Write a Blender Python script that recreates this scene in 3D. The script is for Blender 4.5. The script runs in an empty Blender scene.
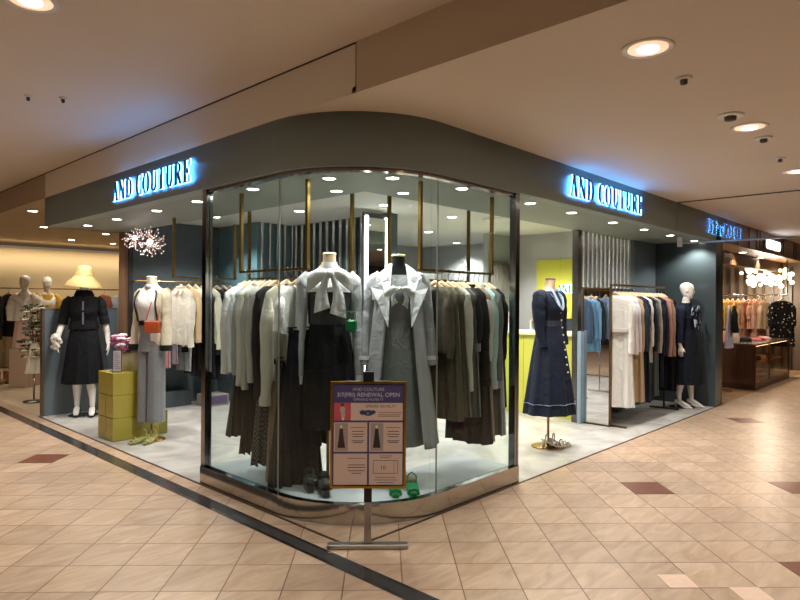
import bpy, math, random
from mathutils import Vector, Matrix, Euler
from mathutils.noise import noise
random.seed(7)
PI = math.pi
S = bpy.context.scene
COL = S.collection

# ------------------------------------------------------------------ camera
CAMX, CAMY, CAMZ = -2.508, -2.756, 1.5
cam_d = bpy.data.cameras.new('camera'); cam = bpy.data.objects.new('camera', cam_d); COL.objects.link(cam)
cam_d.sensor_fit = 'HORIZONTAL'; cam_d.sensor_width = 36; cam_d.lens = 27.54; cam_d.clip_start = .05
fw = Vector((.7264, .687, 0)).normalized(); rt = Vector((fw.y, -fw.x, 0)); up = Vector((0, 0, 1))
ro = math.radians(.37)
rx = rt*math.cos(ro) + up*math.sin(ro); uy = up*math.cos(ro) - rt*math.sin(ro)
cam.matrix_world = Matrix.Translation((CAMX, CAMY, CAMZ)) @ Matrix((rx, uy, -fw)).transposed().to_4x4()
cam_d.shift_y = .0012
S.camera = cam

# ------------------------------------------------------------------ view + world
S.view_settings.view_transform = 'Standard'; S.view_settings.look = 'None'
S.view_settings.gamma = 1; S.view_settings.use_curve_mapping = False
S.view_settings.exposure = 1.0
w = bpy.data.worlds.new('world'); S.world = w; w.use_nodes = True
w.node_tree.nodes['Background'].inputs[0].default_value = (1.0, .80, .62, 1)
w.node_tree.nodes['Background'].inputs[1].default_value = .10

# light levels, used by the lamp builders further down
P_SHOP, P_INNER, P_MALL, P_NEIGH = 29, 70, 36, 20
C_SHOP = (1.0, .97, .92); C_MALL = (1.0, .94, .87); C_NEIGH = (1.0, .87, .68)

# ------------------------------------------------------------------ materials
MATS = {}
def srgb(c):
    return tuple((x/12.92 if x <= .04045 else ((x+.055)/1.055)**2.4) for x in c)
def hexc(h):
    return srgb(tuple(int(h[i:i+2], 16)/255 for i in (0, 2, 4)))
def base(name):
    m = bpy.data.materials.new(name); m.use_nodes = True
    return m, m.node_tree, m.node_tree.nodes['Principled BSDF']
def plain(h, rough=.5, metal=0, noise_amt=.06, scale=30, bump=0.0, spec=.5, coat=0):
    k = ('p', h, rough, metal, noise_amt, scale, bump, spec, coat)
    if k in MATS: return MATS[k]
    m, t, b = base('mat_'+h)
    c = hexc(h)
    tc = t.nodes.new('ShaderNodeTexCoord'); nz = t.nodes.new('ShaderNodeTexNoise')
    nz.inputs['Scale'].default_value = scale; nz.inputs['Detail'].default_value = 4
    t.links.new(tc.outputs['Object'], nz.inputs['Vector'])
    mx = t.nodes.new('ShaderNodeMix'); mx.data_type = 'RGBA'
    mx.inputs[6].default_value = tuple(x*(1-noise_amt*2) for x in c)+(1,)
    mx.inputs[7].default_value = tuple(min(1, x*(1+noise_amt*2)) for x in c)+(1,)
    t.links.new(nz.outputs[0], mx.inputs[0]); t.links.new(mx.outputs[2], b.inputs['Base Color'])
    b.inputs['Roughness'].default_value = rough; b.inputs['Metallic'].default_value = metal
    b.inputs['Specular IOR Level'].default_value = spec; b.inputs['Coat Weight'].default_value = coat
    if bump:
        bp = t.nodes.new('ShaderNodeBump'); bp.inputs['Strength'].default_value = bump; bp.inputs['Distance'].default_value = .01
        t.links.new(nz.outputs[0], bp.inputs['Height']); t.links.new(bp.outputs[0], b.inputs['Normal'])
    MATS[k] = m; return m
def fabric(h, kind='plain', h2=None, rough=.85):
    k = ('f', h, kind, h2, rough)
    if k in MATS: return MATS[k]
    m, t, b = base('fabric_'+h)
    c = hexc(h); c2 = hexc(h2) if h2 else tuple(x*.72 for x in c)
    tc = t.nodes.new('ShaderNodeTexCoord')
    mx = t.nodes.new('ShaderNodeMix'); mx.data_type = 'RGBA'
    mx.inputs[6].default_value = c2+(1,); mx.inputs[7].default_value = c+(1,)
    if kind == 'plain':
        n = t.nodes.new('ShaderNodeTexNoise'); n.inputs['Scale'].default_value = 60; n.inputs['Detail'].default_value = 6
        t.links.new(tc.outputs['Object'], n.inputs['Vector']); fac = n.outputs[0]
        mx.inputs[6].default_value = tuple(x*.85 for x in c)+(1,)
    elif kind == 'stripe':
        n = t.nodes.new('ShaderNodeTexWave'); n.bands_direction = 'X'; n.inputs['Scale'].default_value = 22
        t.links.new(tc.outputs['Object'], n.inputs['Vector']); fac = n.outputs['Fac']
    elif kind == 'check':
        n = t.nodes.new('ShaderNodeTexChecker'); n.inputs['Scale'].default_value = 55
        t.links.new(tc.outputs['Object'], n.inputs['Vector']); fac = n.outputs['Fac']
    elif kind == 'dots':
        n = t.nodes.new('ShaderNodeTexVoronoi'); n.inputs['Scale'].default_value = 16
        t.links.new(tc.outputs['Object'], n.inputs['Vector'])
        r = t.nodes.new('ShaderNodeMath'); r.operation = 'LESS_THAN'; r.inputs[1].default_value = .22
        t.links.new(n.outputs['Distance'], r.inputs[0]); fac = r.outputs[0]
        mx.inputs[6].default_value = c+(1,); mx.inputs[7].default_value = c2+(1,)
    elif kind == 'tweed':
        n = t.nodes.new('ShaderNodeTexNoise'); n.inputs['Scale'].default_value = 220; n.inputs['Detail'].default_value = 2
        t.links.new(tc.outputs['Object'], n.inputs['Vector']); fac = n.outputs[0]
    elif kind == 'patch':
        n = t.nodes.new('ShaderNodeTexNoise'); n.inputs['Scale'].default_value = 16; n.inputs['Detail'].default_value = 1
        t.links.new(tc.outputs['Object'], n.inputs['Vector'])
        r = t.nodes.new('ShaderNodeMath'); r.operation = 'GREATER_THAN'; r.inputs[1].default_value = .52
        t.links.new(n.outputs[0], r.inputs[0]); fac = r.outputs[0]
        mx.inputs[6].default_value = c+(1,); mx.inputs[7].default_value = c2+(1,)
    t.links.new(fac, mx.inputs[0]); t.links.new(mx.outputs[2], b.inputs['Base Color'])
    nn = t.nodes.new('ShaderNodeTexNoise'); nn.inputs['Scale'].default_value = 9; nn.inputs['Detail'].default_value = 4; nn.inputs['Distortion'].default_value = 1.0
    t.links.new(tc.outputs['Object'], nn.inputs['Vector'])
    bp = t.nodes.new('ShaderNodeBump'); bp.inputs['Strength'].default_value = .5; bp.inputs['Distance'].default_value = .035
    t.links.new(nn.outputs[0], bp.inputs['Height']); t.links.new(bp.outputs[0], b.inputs['Normal'])
    b.inputs['Roughness'].default_value = rough; b.inputs['Specular IOR Level'].default_value = .25
    if max(c) > .08:
        b.inputs['Sheen Weight'].default_value = .15; b.inputs['Sheen Roughness'].default_value = .5
    MATS[k] = m; return m
def emit(h, s, key=None):
    k = ('e', h, s)
    if k in MATS: return MATS[k]
    m, t, b = base('glow_'+h)
    b.inputs['Base Color'].default_value = hexc(h)+(1,)
    b.inputs['Emission Color'].default_value = hexc(h)+(1,); b.inputs['Emission Strength'].default_value = s
    MATS[k] = m; return m
def glass(tint=(1, 1, 1), refl=1.0, key='clear'):
    k = ('g', key)
    if k in MATS: return MATS[k]
    m = bpy.data.materials.new('glass_'+key); m.use_nodes = True; t = m.node_tree
    t.nodes.clear(); o = t.nodes.new('ShaderNodeOutputMaterial')
    tr = t.nodes.new('ShaderNodeBsdfTransparent'); tr.inputs[0].default_value = tint+(1,)
    gl = t.nodes.new('ShaderNodeBsdfGlossy'); gl.inputs['Roughness'].default_value = .01; gl.inputs[0].default_value = (refl, refl, refl, 1)
    lw = t.nodes.new('ShaderNodeLayerWeight'); lw.inputs['Blend'].default_value = .5
    pw = t.nodes.new('ShaderNodeMath'); pw.operation = 'POWER'; pw.inputs[1].default_value = 5; t.links.new(lw.outputs['Facing'], pw.inputs[0])
    ma = t.nodes.new('ShaderNodeMath'); ma.operation = 'MULTIPLY_ADD'; ma.inputs[1].default_value = .96; ma.inputs[2].default_value = .04; t.links.new(pw.outputs[0], ma.inputs[0])
    mx = t.nodes.new('ShaderNodeMixShader')
    t.links.new(ma.outputs[0], mx.inputs[0]); t.links.new(tr.outputs[0], mx.inputs[1]); t.links.new(gl.outputs[0], mx.inputs[2])
    t.links.new(mx.outputs[0], o.inputs[0]); MATS[k] = m; return m
def sheer(h, a):
    k = ('s', h, a)
    if k in MATS: return MATS[k]
    m, t, b = base('sheer_'+h); b.inputs['Base Color'].default_value = hexc(h)+(1,)
    b.inputs['Alpha'].default_value = a; b.inputs['Roughness'].default_value = .7
    MATS[k] = m; return m

CHROME = plain('b4b6b8', .12, 1, .0)
STEEL = plain('8f8d8a', .22, 1, .05)
BRASS = plain('8f7440', .35, 1, .04)
GOLD = plain('b58a2c', .3, 1, .04)
BLACKM = plain('101010', .4)
WOODP = plain('c9a983', .5, 0, .12, 25)
WHITEM = plain('d9d5cc', .45, 0, .02)
FLUTE = plain('d4d6d6', .2, .88, 0)
MIRROR = plain('dcdcdc', .02, 1, 0)
FASCIA = plain('7c8a8a', .55, 0, .03, 4)
SLATE = plain('4d585c', .5, 0, .04, 3)
SLATEG = plain('414b4e', .22, 0, .03, 3)
SOFFIT = plain('7b837d', .6, 0, .02, 3)
YELLOW = plain('bcbb48', .3, 0, .03, 3)
CEIL = plain('d2c3b2', .8, 0, .015, 2)
CEILW = plain('c9c7c0', .8, 0, .01, 2)

# ------------------------------------------------------------------ mesh helpers
class MB:
    def __init__(s): s.v = []; s.f = []; s.mi = []; s.cur = 0; s.sm = []; s.smooth = True
    def add(s, vs, fs, smooth=None):
        o = len(s.v); s.v += [tuple(p) for p in vs]
        for f in fs:
            s.f.append(tuple(i+o for i in f)); s.mi.append(s.cur); s.sm.append(s.smooth if smooth is None else smooth)
        return s
    def box(s, x0, x1, y0, y1, z0, z1):
        v = [(x, y, z) for z in (z0, z1) for y in (y0, y1) for x in (x0, x1)]
        return s.add(v, [(0, 2, 3, 1), (4, 5, 7, 6), (0, 1, 5, 4), (2, 6, 7, 3), (0, 4, 6, 2), (1, 3, 7, 5)], False)
    def bevbox(s, x0, x1, y0, y1, z0, z1, b=.006):
        # box with chamfered vertical and top edges
        def ring(d, z): return [(x0+d+b, y0+d, z), (x1-d-b, y0+d, z), (x1-d, y0+d+b, z), (x1-d, y1-d-b, z), (x1-d-b, y1-d, z), (x0+d+b, y1-d, z), (x0+d, y1-d-b, z), (x0+d, y0+d+b, z)]
        return s.loft([ring(b, z0), ring(0, z0+b), ring(0, z1-b), ring(b, z1)], smooth=False)
    def loft(s, rings, cap0=True, cap1=True, closed=True, smooth=True):
        n = len(rings[0]); vs = [p for r in rings for p in r]; fs = []
        for i in range(len(rings)-1):
            for j in range(n if closed else n-1):
                k = (j+1) % n; fs.append((i*n+j, i*n+k, (i+1)*n+k, (i+1)*n+j))
        s.add(vs, fs, smooth)
        if closed and cap0: s.add(rings[0], [tuple(range(n))[::-1]], False)
        if closed and cap1: s.add(rings[-1], [tuple(range(n))], False)
        return s
    def tube(s, path, r, n=10, rads=None, flat=1.0, cap=True):
        P = [Vector(p) for p in path]; rings = []; ref = None
        for i, p in enumerate(P):
            d = (P[min(i+1, len(P)-1)]-P[max(i-1, 0)]).normalized()
            if ref is None:
                ref = Vector((0, 0, 1)) if abs(d.z) < .9 else Vector((1, 0, 0))
            a = d.cross(ref).normalized(); b = a.cross(d).normalized(); ref = b
            rr = rads[i] if rads else r
            rings.append([p+a*math.cos(t)*rr+b*math.sin(t)*rr*flat for t in [2*PI*k/n for k in range(n)]])
        return s.loft(rings, cap, cap)
    def lathe(s, prof, c=(0, 0, 0), n=28, sx=1, sy=1):
        rings = [[(c[0]+r*sx*math.cos(t), c[1]+r*sy*math.sin(t), c[2]+z) for t in [2*PI*k/n for k in range(n)]] for r, z in prof]
        return s.loft(rings)
    def ball(s, c, r, n=12, sx=1, sy=1, sz=1):
        return s.lathe([(max(.0001, r*math.sin(PI*i/n)), -r*sz*math.cos(PI*i/n)) for i in range(n+1)], c, n*2, sx, sy)
    def prism(s, pts, z0, z1):
        n = len(pts); a = [(p[0], p[1], z0) for p in pts]; b = [(p[0], p[1], z1) for p in pts]
        return s.loft([a, b], smooth=False)
    def xf(s, M):
        s.v = [tuple(M @ Vector(p)) for p in s.v]; return s
    def build(s, name, mat, parent=None, loc=(0, 0, 0), rot=0):
        me = bpy.data.meshes.new(name); me.from_pydata(s.v, [], s.f)
        for m in (mat if isinstance(mat, (list, tuple)) else [mat]): me.materials.append(m)
        for i, p in enumerate(me.polygons): p.use_smooth = s.sm[i]; p.material_index = s.mi[i]
        me.update()
        o = bpy.data.objects.new(name, me); COL.objects.link(o)
        o.location = loc; o.rotation_euler = (0, 0, rot) if not isinstance(rot, tuple) else rot
        if parent: o.parent = parent
        return o
def tag(o, label, cat, group=None):
    o['label'] = label; o['category'] = cat
    if group: o['group'] = group
    return o
def thing(name, label, cat, loc=(0, 0, 0), rz=0, group=None):
    o = bpy.data.objects.new(name, None); COL.objects.link(o); o.location = loc
    o.rotation_euler = rz if isinstance(rz, tuple) else (0, 0, rz)
    o.empty_display_size = .1
    return tag(o, label, cat, group)
def struct(o): o['kind'] = 'structure'; return o
def copy_tree(o, parent=None):
    c = o.copy(); COL.objects.link(c); c.parent = parent
    for ch in [k for k in bpy.data.objects if k.parent == o]: copy_tree(ch, c)
    return c
def sell(hw, hd, n=40, p=.75, cx=0, cy=0, z=0):
    out = []
    for k in range(n):
        a = 2*PI*k/n; c, s_ = math.cos(a), math.sin(a)
        out.append((cx+hw*math.copysign(abs(c)**p, c), cy+hd*math.copysign(abs(s_)**p, s_), z))
    return out
def interp(tab, t):
    for (a, *va), (b, *vb) in zip(tab, tab[1:]):
        if a <= t <= b or (a >= t >= b):
            u = (t-a)/(b-a) if b != a else 0
            return [x+(y-x)*u for x, y in zip(va, vb)]
    return list(tab[-1][1:]) if abs(t-tab[-1][0]) < abs(t-tab[0][0]) else list(tab[0][1:])

# ------------------------------------------------------------------ structure: floors
def floor_mat(name, rot45, size, cols, grout, rough, brownies=False):
    m, t, b = base(name); N = t.nodes; L = t.links
    tc = N.new('ShaderNodeTexCoord'); mp = N.new('ShaderNodeMapping'); mp.vector_type = 'TEXTURE'
    mp.inputs['Rotation'].default_value = (0, 0, PI/4 if rot45 else 0)
    mp.inputs['Location'].default_value = (.078/math.sqrt(2)-.601/math.sqrt(2)*-1, .078/math.sqrt(2)-.601/math.sqrt(2), 0) if rot45 else (0, 0, 0)
    L.new(tc.outputs['Object'], mp.inputs['Vector'])
    sc = N.new('ShaderNodeVectorMath'); sc.operation = 'SCALE'; sc.inputs['Scale'].default_value = 1/size; L.new(mp.outputs[0], sc.inputs[0])
    fl = N.new('ShaderNodeVectorMath'); fl.operation = 'FLOOR'; L.new(sc.outputs[0], fl.inputs[0])
    fr = N.new('ShaderNodeVectorMath'); fr.operation = 'FRACTION'; L.new(sc.outputs[0], fr.inputs[0])
    wn = N.new('ShaderNodeTexWhiteNoise'); wn.noise_dimensions = '3D'; L.new(fl.outputs[0], wn.inputs['Vector'])
    # veins inside each tile, offset per tile
    ad = N.new('ShaderNodeVectorMath'); ad.operation = 'MULTIPLY_ADD'; L.new(wn.outputs['Color'], ad.inputs[0]); ad.inputs[1].default_value = (9, 9, 9); L.new(tc.outputs['Object'], ad.inputs[2])
    mp2 = N.new('ShaderNodeMapping'); mp2.inputs['Scale'].default_value = (2, 7, 1); mp2.inputs['Rotation'].default_value = (0, 0, .5); L.new(ad.outputs[0], mp2.inputs['Vector'])
    nz = N.new('ShaderNodeTexNoise'); nz.inputs['Scale'].default_value = 1.6; nz.inputs['Detail'].default_value = 5; nz.inputs['Distortion'].default_value = 1.2; L.new(mp2.outputs[0], nz.inputs['Vector'])
    r1 = N.new('ShaderNodeValToRGB'); r1.color_ramp.elements[0].position = .3; r1.color_ramp.elements[1].position = .7
    r1.color_ramp.elements[0].color = hexc(cols[0])+(1,); r1.color_ramp.elements[1].color = hexc(cols[1])+(1,)
    L.new(nz.outputs[0], r1.inputs[0])
    r2 = N.new('ShaderNodeMix'); r2.data_type = 'RGBA'; r2.blend_type = 'MULTIPLY'; r2.inputs[0].default_value = 1
    rr = N.new('ShaderNodeMapRange'); rr.inputs[3].default_value = .88; rr.inputs[4].default_value = 1.06; L.new(wn.outputs['Value'], rr.inputs[0])
    L.new(r1.outputs[0], r2.inputs[6]); L.new(rr.outputs[0], r2.inputs[7])
    col = r2.outputs[2]
    # grout
    sx = N.new('ShaderNodeSeparateXYZ'); L.new(fr.outputs[0], sx.inputs[0])
    def edge(o):
        a = N.new('ShaderNodeMath'); a.operation = 'SUBTRACT'; L.new(o, a.inputs[0]); a.inputs[1].default_value = .5
        c = N.new('ShaderNodeMath'); c.operation = 'ABSOLUTE'; L.new(a.outputs[0], c.inputs[0])
        d = N.new('ShaderNodeMath'); d.operation = 'GREATER_THAN'; L.new(c.outputs[0], d.inputs[0]); d.inputs[1].default_value = .5-.0035/size
        return d.outputs[0]
    mxm = N.new('ShaderNodeMath'); mxm.operation = 'MAXIMUM'; L.new(edge(sx.outputs[0]), mxm.inputs[0]); L.new(edge(sx.outputs[1]), mxm.inputs[1])
    g = N.new('ShaderNodeMix'); g.data_type = 'RGBA'; L.new(mxm.outputs[0], g.inputs[0]); L.new(col, g.inputs[6]); g.inputs[7].default_value = hexc(grout)+(1,)
    L.new(g.outputs[2], b.inputs['Base Color'])
    b.inputs['Roughness'].default_value = rough
    bp = N.new('ShaderNodeBump'); bp.invert = True; bp.inputs['Strength'].default_value = .4; bp.inputs['Distance'].default_value = .003
    L.new(mxm.outputs[0], bp.inputs['Height']); L.new(bp.outputs[0], b.inputs['Normal'])
    return m
MALLTILE = floor_mat('mall_tile', True, .3125, ('a68a70', 'bfa58c'), '6f5542', .32)
m, t, b = base('shop_floor')
tc = t.nodes.new('ShaderNodeTexCoord'); nz = t.nodes.new('ShaderNodeTexNoise'); nz.inputs['Scale'].default_value = 1.3; nz.inputs['Detail'].default_value = 7; nz.inputs['Distortion'].default_value = 2.5
t.links.new(tc.outputs['Object'], nz.inputs['Vector']); rp = t.nodes.new('ShaderNodeValToRGB')
rp.color_ramp.elements[0].position = .35; rp.color_ramp.elements[0].color = hexc('97938c')+(1,); rp.color_ramp.elements[1].position = .62; rp.color_ramp.elements[1].color = hexc('b9b5ad')+(1,)
t.links.new(nz.outputs[0], rp.inputs[0]); t.links.new(rp.outputs[0], b.inputs['Base Color']); b.inputs['Roughness'].default_value = .35
SHOPFLOOR = m
CREAMFLOOR = floor_mat('cream_floor', False, .6, ('b29f86', 'c4b298'), '8a7763', .35)
BROWNFLOOR = floor_mat('brown_floor', False, .6, ('8b6a4a', '9c7a58'), '6b4c35', .35)

R_ = .85
def arc(cx, cy, r, a0, a1, n=16): return [(cx+r*math.cos(a0+(a1-a0)*i/n), cy+r*math.sin(a0+(a1-a0)*i/n)) for i in range(n+1)]
def corner_path(off, rad=R_, y_end=5.75, x_end=7.45):
    "outline of the shop front, moved inwards by off; from the left end round the corner to the right end"
    c = rad; return [(off, y_end)]+arc(c, c, rad-off, PI, 1.5*PI, 20)+[(x_end, off)]

fl = MB(); fl.add([(-9, -8, 0), (0, -8, 0), (0, 14, 0), (-9, 14, 0), (18, -8, 0), (18, 0, 0), (0, 0, 0)], [(0, 1, 6, 2, 3), (1, 4, 5, 6)], False)
cf = [(0, 1.87)]+arc(R_, R_, R_, PI, 1.5*PI, 20)
fl.add([(0, 0, 0)]+[(x, y, 0) for x, y in arc(R_, R_, R_, PI, 1.5*PI, 20)], [tuple([0]+list(range(21, 0, -1)))], False)
struct(fl.build('floor', MALLTILE))
fl = MB(); pts = [(.0, 5.93)]+arc(R_, R_, R_, PI, 1.5*PI, 20)+[(7.05, 0), (7.05, 6), (0, 6)]
fl.add([(x, y, 0) for x, y in pts], [tuple(range(len(pts)))], False)
struct(fl.build('floor_shop', SHOPFLOOR))
fl = MB(); fl.add([(0, 6, 0), (9, 6, 0), (9, 14, 0), (0, 14, 0)], [(0, 1, 2, 3)], False); struct(fl.build('floor_cream', CREAMFLOOR))
fl = MB(); fl.add([(7.05, 0, 0), (18, 0, 0), (18, 6, 0), (7.05, 6, 0)], [(0, 1, 2, 3)], False); struct(fl.build('floor_brown', BROWNFLOOR))
# dark channel in the mall floor, brass threshold lines, brown accent tiles
mb = MB(); mb.box(-.255, -.235, -2.2, 12, -.01, .004); mb.box(-.155, -.135, -2.2, 12, -.01, .004); struct(mb.build('trim_channel_edge', STEEL))
struct(MB().box(-.235, -.155, -2.2, 12, -.01, .003).build('trim_channel', plain('5c5857', .2, .6, .15, 12)))
mb = MB(); mb.box(-.012, .006, -.012, 5.95, -.01, .004); mb.box(-.012, 7.45, -.012, .006, -.01, .004); struct(mb.build('trim_threshold', plain('5a4636', .35, .6)))
def tile(a0, b0, wa=.3125, wb=.3125, mat=None, nm='accent_tile'):
    s = 1/math.sqrt(2); P = []
    for a, b_ in ((a0, b0), (a0+wa, b0), (a0+wa, b0+wb), (a0, b0+wb)):
        P.append(((a+b_)*s, (a-b_)*s))
    mb = MB(); mb.prism(P[::-1], -.01, .002); return struct(mb.build('trim_'+nm, mat))
BT = plain('6e3f2b', .3, 0, .15, 10); PT = plain('d8b9a2', .3, 0, .05)
def snap(x, y):
    a = (x+y)/math.sqrt(2); b_ = (x-y)/math.sqrt(2)
    return .078+math.floor((a-.078)/.3125)*.3125, .601+math.floor((b_-.601)/.3125)*.3125
for x, y in ((2.43, -.83), (6.2, -.48), (-.55, 3.75), (3.5, -1.75), (1.6, -2.1)):
    a, b_ = snap(x, y); tile(a, b_, mat=BT)
tile(-.547, 1.695, .156, .156, PT); tile(-.703, 2.008, .156, .156, PT)

# ------------------------------------------------------------------ structure: ceilings, fascia, soffit
def quad_z(x0, x1, y0, y1, z0, z1, name, mat): return struct(MB().box(x0, x1, y0, y1, z0, z1).build(name, mat))
quad_z(-9, 0, -8, 14, 3.07, 3.12, 'ceiling_left_mall', CEIL)
mb = MB(); mb.box(.0, 18, -8, .03, 2.76, 2.80); struct(mb.build('ceiling_right_mall', CEIL))
# small soffit over the rounded corner, upright band between the two ceilings
pts = [(.002, .031), (.95, .031), (.95, 1.1), (.002, 1.1)]
struct(MB().prism(pts, 2.7605, 2.7612).build('ceiling_corner', CEIL))
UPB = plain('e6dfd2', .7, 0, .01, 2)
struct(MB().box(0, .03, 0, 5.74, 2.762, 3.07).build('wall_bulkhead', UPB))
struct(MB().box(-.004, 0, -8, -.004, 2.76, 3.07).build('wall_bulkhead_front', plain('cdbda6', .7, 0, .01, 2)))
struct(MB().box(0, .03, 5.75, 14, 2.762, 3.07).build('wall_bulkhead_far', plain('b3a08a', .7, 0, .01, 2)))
mb = MB(); mb.box(-.004, .0, 0, 12, 3.060, 3.07); mb.box(-.004, 0, -.012, -.004, 2.77, 3.07); struct(mb.build('trim_shadow_gap', plain('3c2f26', .8)))
# grey fascia that follows the rounded corner
def ribbon(off0, off1, z0, z1, name, mat, y_end=5.75, x_end=7.45, rad=R_):
    A = corner_path(off0, rad, y_end, x_end); B = corner_path(off1, rad, y_end, x_end)
    rings = [[(a[0], a[1], z0), (b_[0], b_[1], z0), (b_[0], b_[1], z1), (a[0], a[1], z1)] for a, b_ in zip(A, B)]
    mb = MB(); mb.loft(rings, smooth=False)
    o = mb.build(name, mat)
    for p in o.data.polygons: p.use_smooth = len(p.vertices) == 4 and abs(p.normal.z) < .5
    return o
def strip(off0, off1, z0, z1, name, mat, y_end, x_end): return ribbon(off0, off1, z0, z1, name, mat, y_end, x_end)
struct(ribbon(0, .12, 2.40, 2.762, 'wall_fascia', FASCIA))
struct(MB().box(5.45, 5.456, -.002, 0, 2.4, 2.76).build('trim_fascia_joint', BLACKM))
# soffit band 0..0.95 deep
A = corner_path(.12, R_, 5.75, 7.45); B = [(.95, 5.75)]+[(.95, .92)]*21+[(7.45, .92)]
mb = MB(); mb.loft([[(a[0], a[1], 2.40), (b_[0], b_[1], 2.40), (b_[0], b_[1], 2.64), (a[0], a[1], 2.64)] for a, b_ in zip(A, B)], smooth=False)
struct(mb.build('ceiling_soffit', SOFFIT))
quad_z(.95, 9.0, .92, 6.0, 2.60, 2.66, 'ceiling_shop', CEILW)
# ------------------------------------------------------------------ structure: shop walls
struct(MB().box(.95, 3.0, 5.66, 5.76, 0, 2.6).build('wall_back', SLATE))
struct(MB().box(3.0, 9, 5.66, 5.76, 0, 2.6).build('wall_back_inner', plain('a7a8a6', .6, 0, .02, 2)))
struct(MB().box(.95, 1.0, 5.5, 5.76, 0, 2.6).build('trim_dark_post', plain('2b2b2b', .4)))
struct(MB().box(.90, .95, 5.55, 5.72, 0, 2.6).build('trim_bronze_post', plain('7a5c46', .4)))
struct(MB().box(7.03, 7.28, 0.0, .93, 0, 2.6).build('wall_right', SLATEG))
struct(MB().box(7.03, 7.28, .93, 5.66, 0, 2.6).build('wall_right_inner', plain('a7a8a6', .6, 0, .02, 2)))
struct(MB().box(7.28, 7.43, 0.02, 6, 0, 2.42).build('wall_store_divider', plain('5c4434', .35, .2)))
struct(MB().box(4.62, 7.03, .86, .93, 0, 1.66).build('wall_rack_back', SLATE))
struct(MB().box(6.24, 7.03, .86, .93, 1.66, 2.40).build('wall_rack_back_upper', SLATE))
LG = plain('a7a8a6', .6, 0, .02, 2)
struct(MB().box(6.24, 6.32, .93, 3.05, 0, 2.6).build('wall_cashier', LG))
struct(MB().box(5.62, 6.24, 3.0, 3.08, 0, 2.6).build('wall_fitting', LG))
struct(MB().box(8.9, 9.0, .93, 5.7, 0, 2.6).build('wall_deep', LG))
struct(MB().box(5.62, 9.0, 5.60, 5.655, 0, 2.6).build('wall_deep_back', LG))
TEAL = plain('5f7e88', .35, 0, .05, 3)
struct(MB().box(2.36, 3.0, 4.62, 5.64, 0, 2.6).build('wall_fluted_left', TEAL))
struct(MB().box(2.98, 3.1, 2.6, 4.62, 0, 2.6).build('wall_fluted_right', plain('4b5558', .3, 0, .05, 3)))
struct(MB().box(.12, .95, 5.70, 5.75, 2.4, 2.76).build('wall_soffit_end', FASCIA))

# far sides of the walkways, seen only in reflections
OPP = plain('5f564c', .6, 0, .05, 1)
struct(MB().box(-9.1, -9, -8, 14, 0, 3.07).build('wall_opposite_left', OPP))
struct(MB().box(-9, 18, -8.1, -8, 0, 3.07).build('wall_opposite_front', OPP))
struct(MB().box(-9, 0, 14, 14.1, 0, 3.07).build('wall_walkway_end_left', OPP))
struct(MB().box(18, 18.1, -8, 6, 0, 2.8).build('wall_walkway_end_right', OPP))
# ------------------------------------------------------------------ structure: neighbour stores
quad_z(.03, 9, 5.76, 14, 2.76, 2.80, 'ceiling_cream_store', plain('b9a283', .8, 0, .01))
# cream wall whose top curves into the ceiling cove
mb = MB(); prof = [(12.5, 0), (12.5, 1.9)]+[(12.5+.5*(1-math.cos(a)), 1.9+.75*math.sin(a)) for a in [i*PI/2/8 for i in range(1, 9)]]
mb.loft([[(-.5, y, z), (9, y, z)] for y, z in prof], closed=False); struct(mb.build('wall_cream_store', plain('c9b48c', .7, 0, .01)))
struct(MB().box(8.9, 9, 6, 14, 0, 2.76).build('wall_cream_store_side', plain('c9b48c', .7)))
WOODC = plain('a5713f', .5, 0, .1, 6)
quad_z(7.43, 18, .10, 6, 2.42, 2.46, 'ceiling_brown_store', WOODC)
struct(MB().box(9.2, 16, .5, .62, 2.2, 2.42).build('trim_ceiling_beam', plain('5a3a22', .5)))
struct(MB().box(7.43, 18, 0, .10, 2.40, 2.762).build('wall_brown_fascia', plain('6a4a37', .35, .2, .05, 3)))
mb = MB()
for x in (8.1, 8.75, 9.25, 9.45, 11.0, 11.2, 12.1, 12.3, 13.2): mb.box(x, x+.025, -.012, .0, 2.41, 2.75)
struct(mb.build('trim_brown_fascia_battens', plain('3e2a20', .4)))
struct(MB().box(13.6, 13.7, .1, 6, 0, 2.42).build('wall_brown_store', plain('57483a', .6)))
struct(MB().box(7.43, 13.6, 3.2, 3.3, 0, 2.42).build('wall_brown_store_back', plain('63503d', .6)))

# ------------------------------------------------------------------ lamps
def downlight(x, y, z, r, power, col, label, group, ang=130, name='downlight', disc=14, recess=True, rim=True):
    t_ = thing(name, label, 'ceiling light', (x, y, z), 0, group)
    if rim: MB().lathe([(r, .0), (r*1.25, .0), (r*1.25, -.004), (r*1.06, -.006), (r*.98, -.003), (r*.98, 0)]).build('trim_ring', WHITEM, t_)
    hx_ = '%02x%02x%02x' % tuple(int(255*c**(1/2.2)) for c in col)
    if disc < 10:
        MB().lathe([(r*.96, -.003), (r*.96, -.0045), (.001, -.0045)]).build('reflector', emit('f3c3a0', .55), t_)  # flat disc glows by itself, in place of lamplight in a recess cone
        MB().lathe([(r*.5, -.0045), (r*.5, -.012), (.001, -.012)]).build('lamp_lens', emit(hx_, disc), t_)
    else: MB().lathe([(r*.96, -.003), (r*.96, -.0045), (.001, -.0045)]).build('lamp_lens', emit(hx_, disc), t_)
    if power:
        l = bpy.data.lights.new('downlight_lamp', 'SPOT'); l.energy = power; l.color = col; l.spot_size = math.radians(ang); l.spot_blend = .55; l.shadow_soft_size = r*.9
        o = bpy.data.objects.new('downlight_lamp', l); COL.objects.link(o); o.parent = t_; o.location = (0, 0, -.03)
    return t_
n_ = 0
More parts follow.
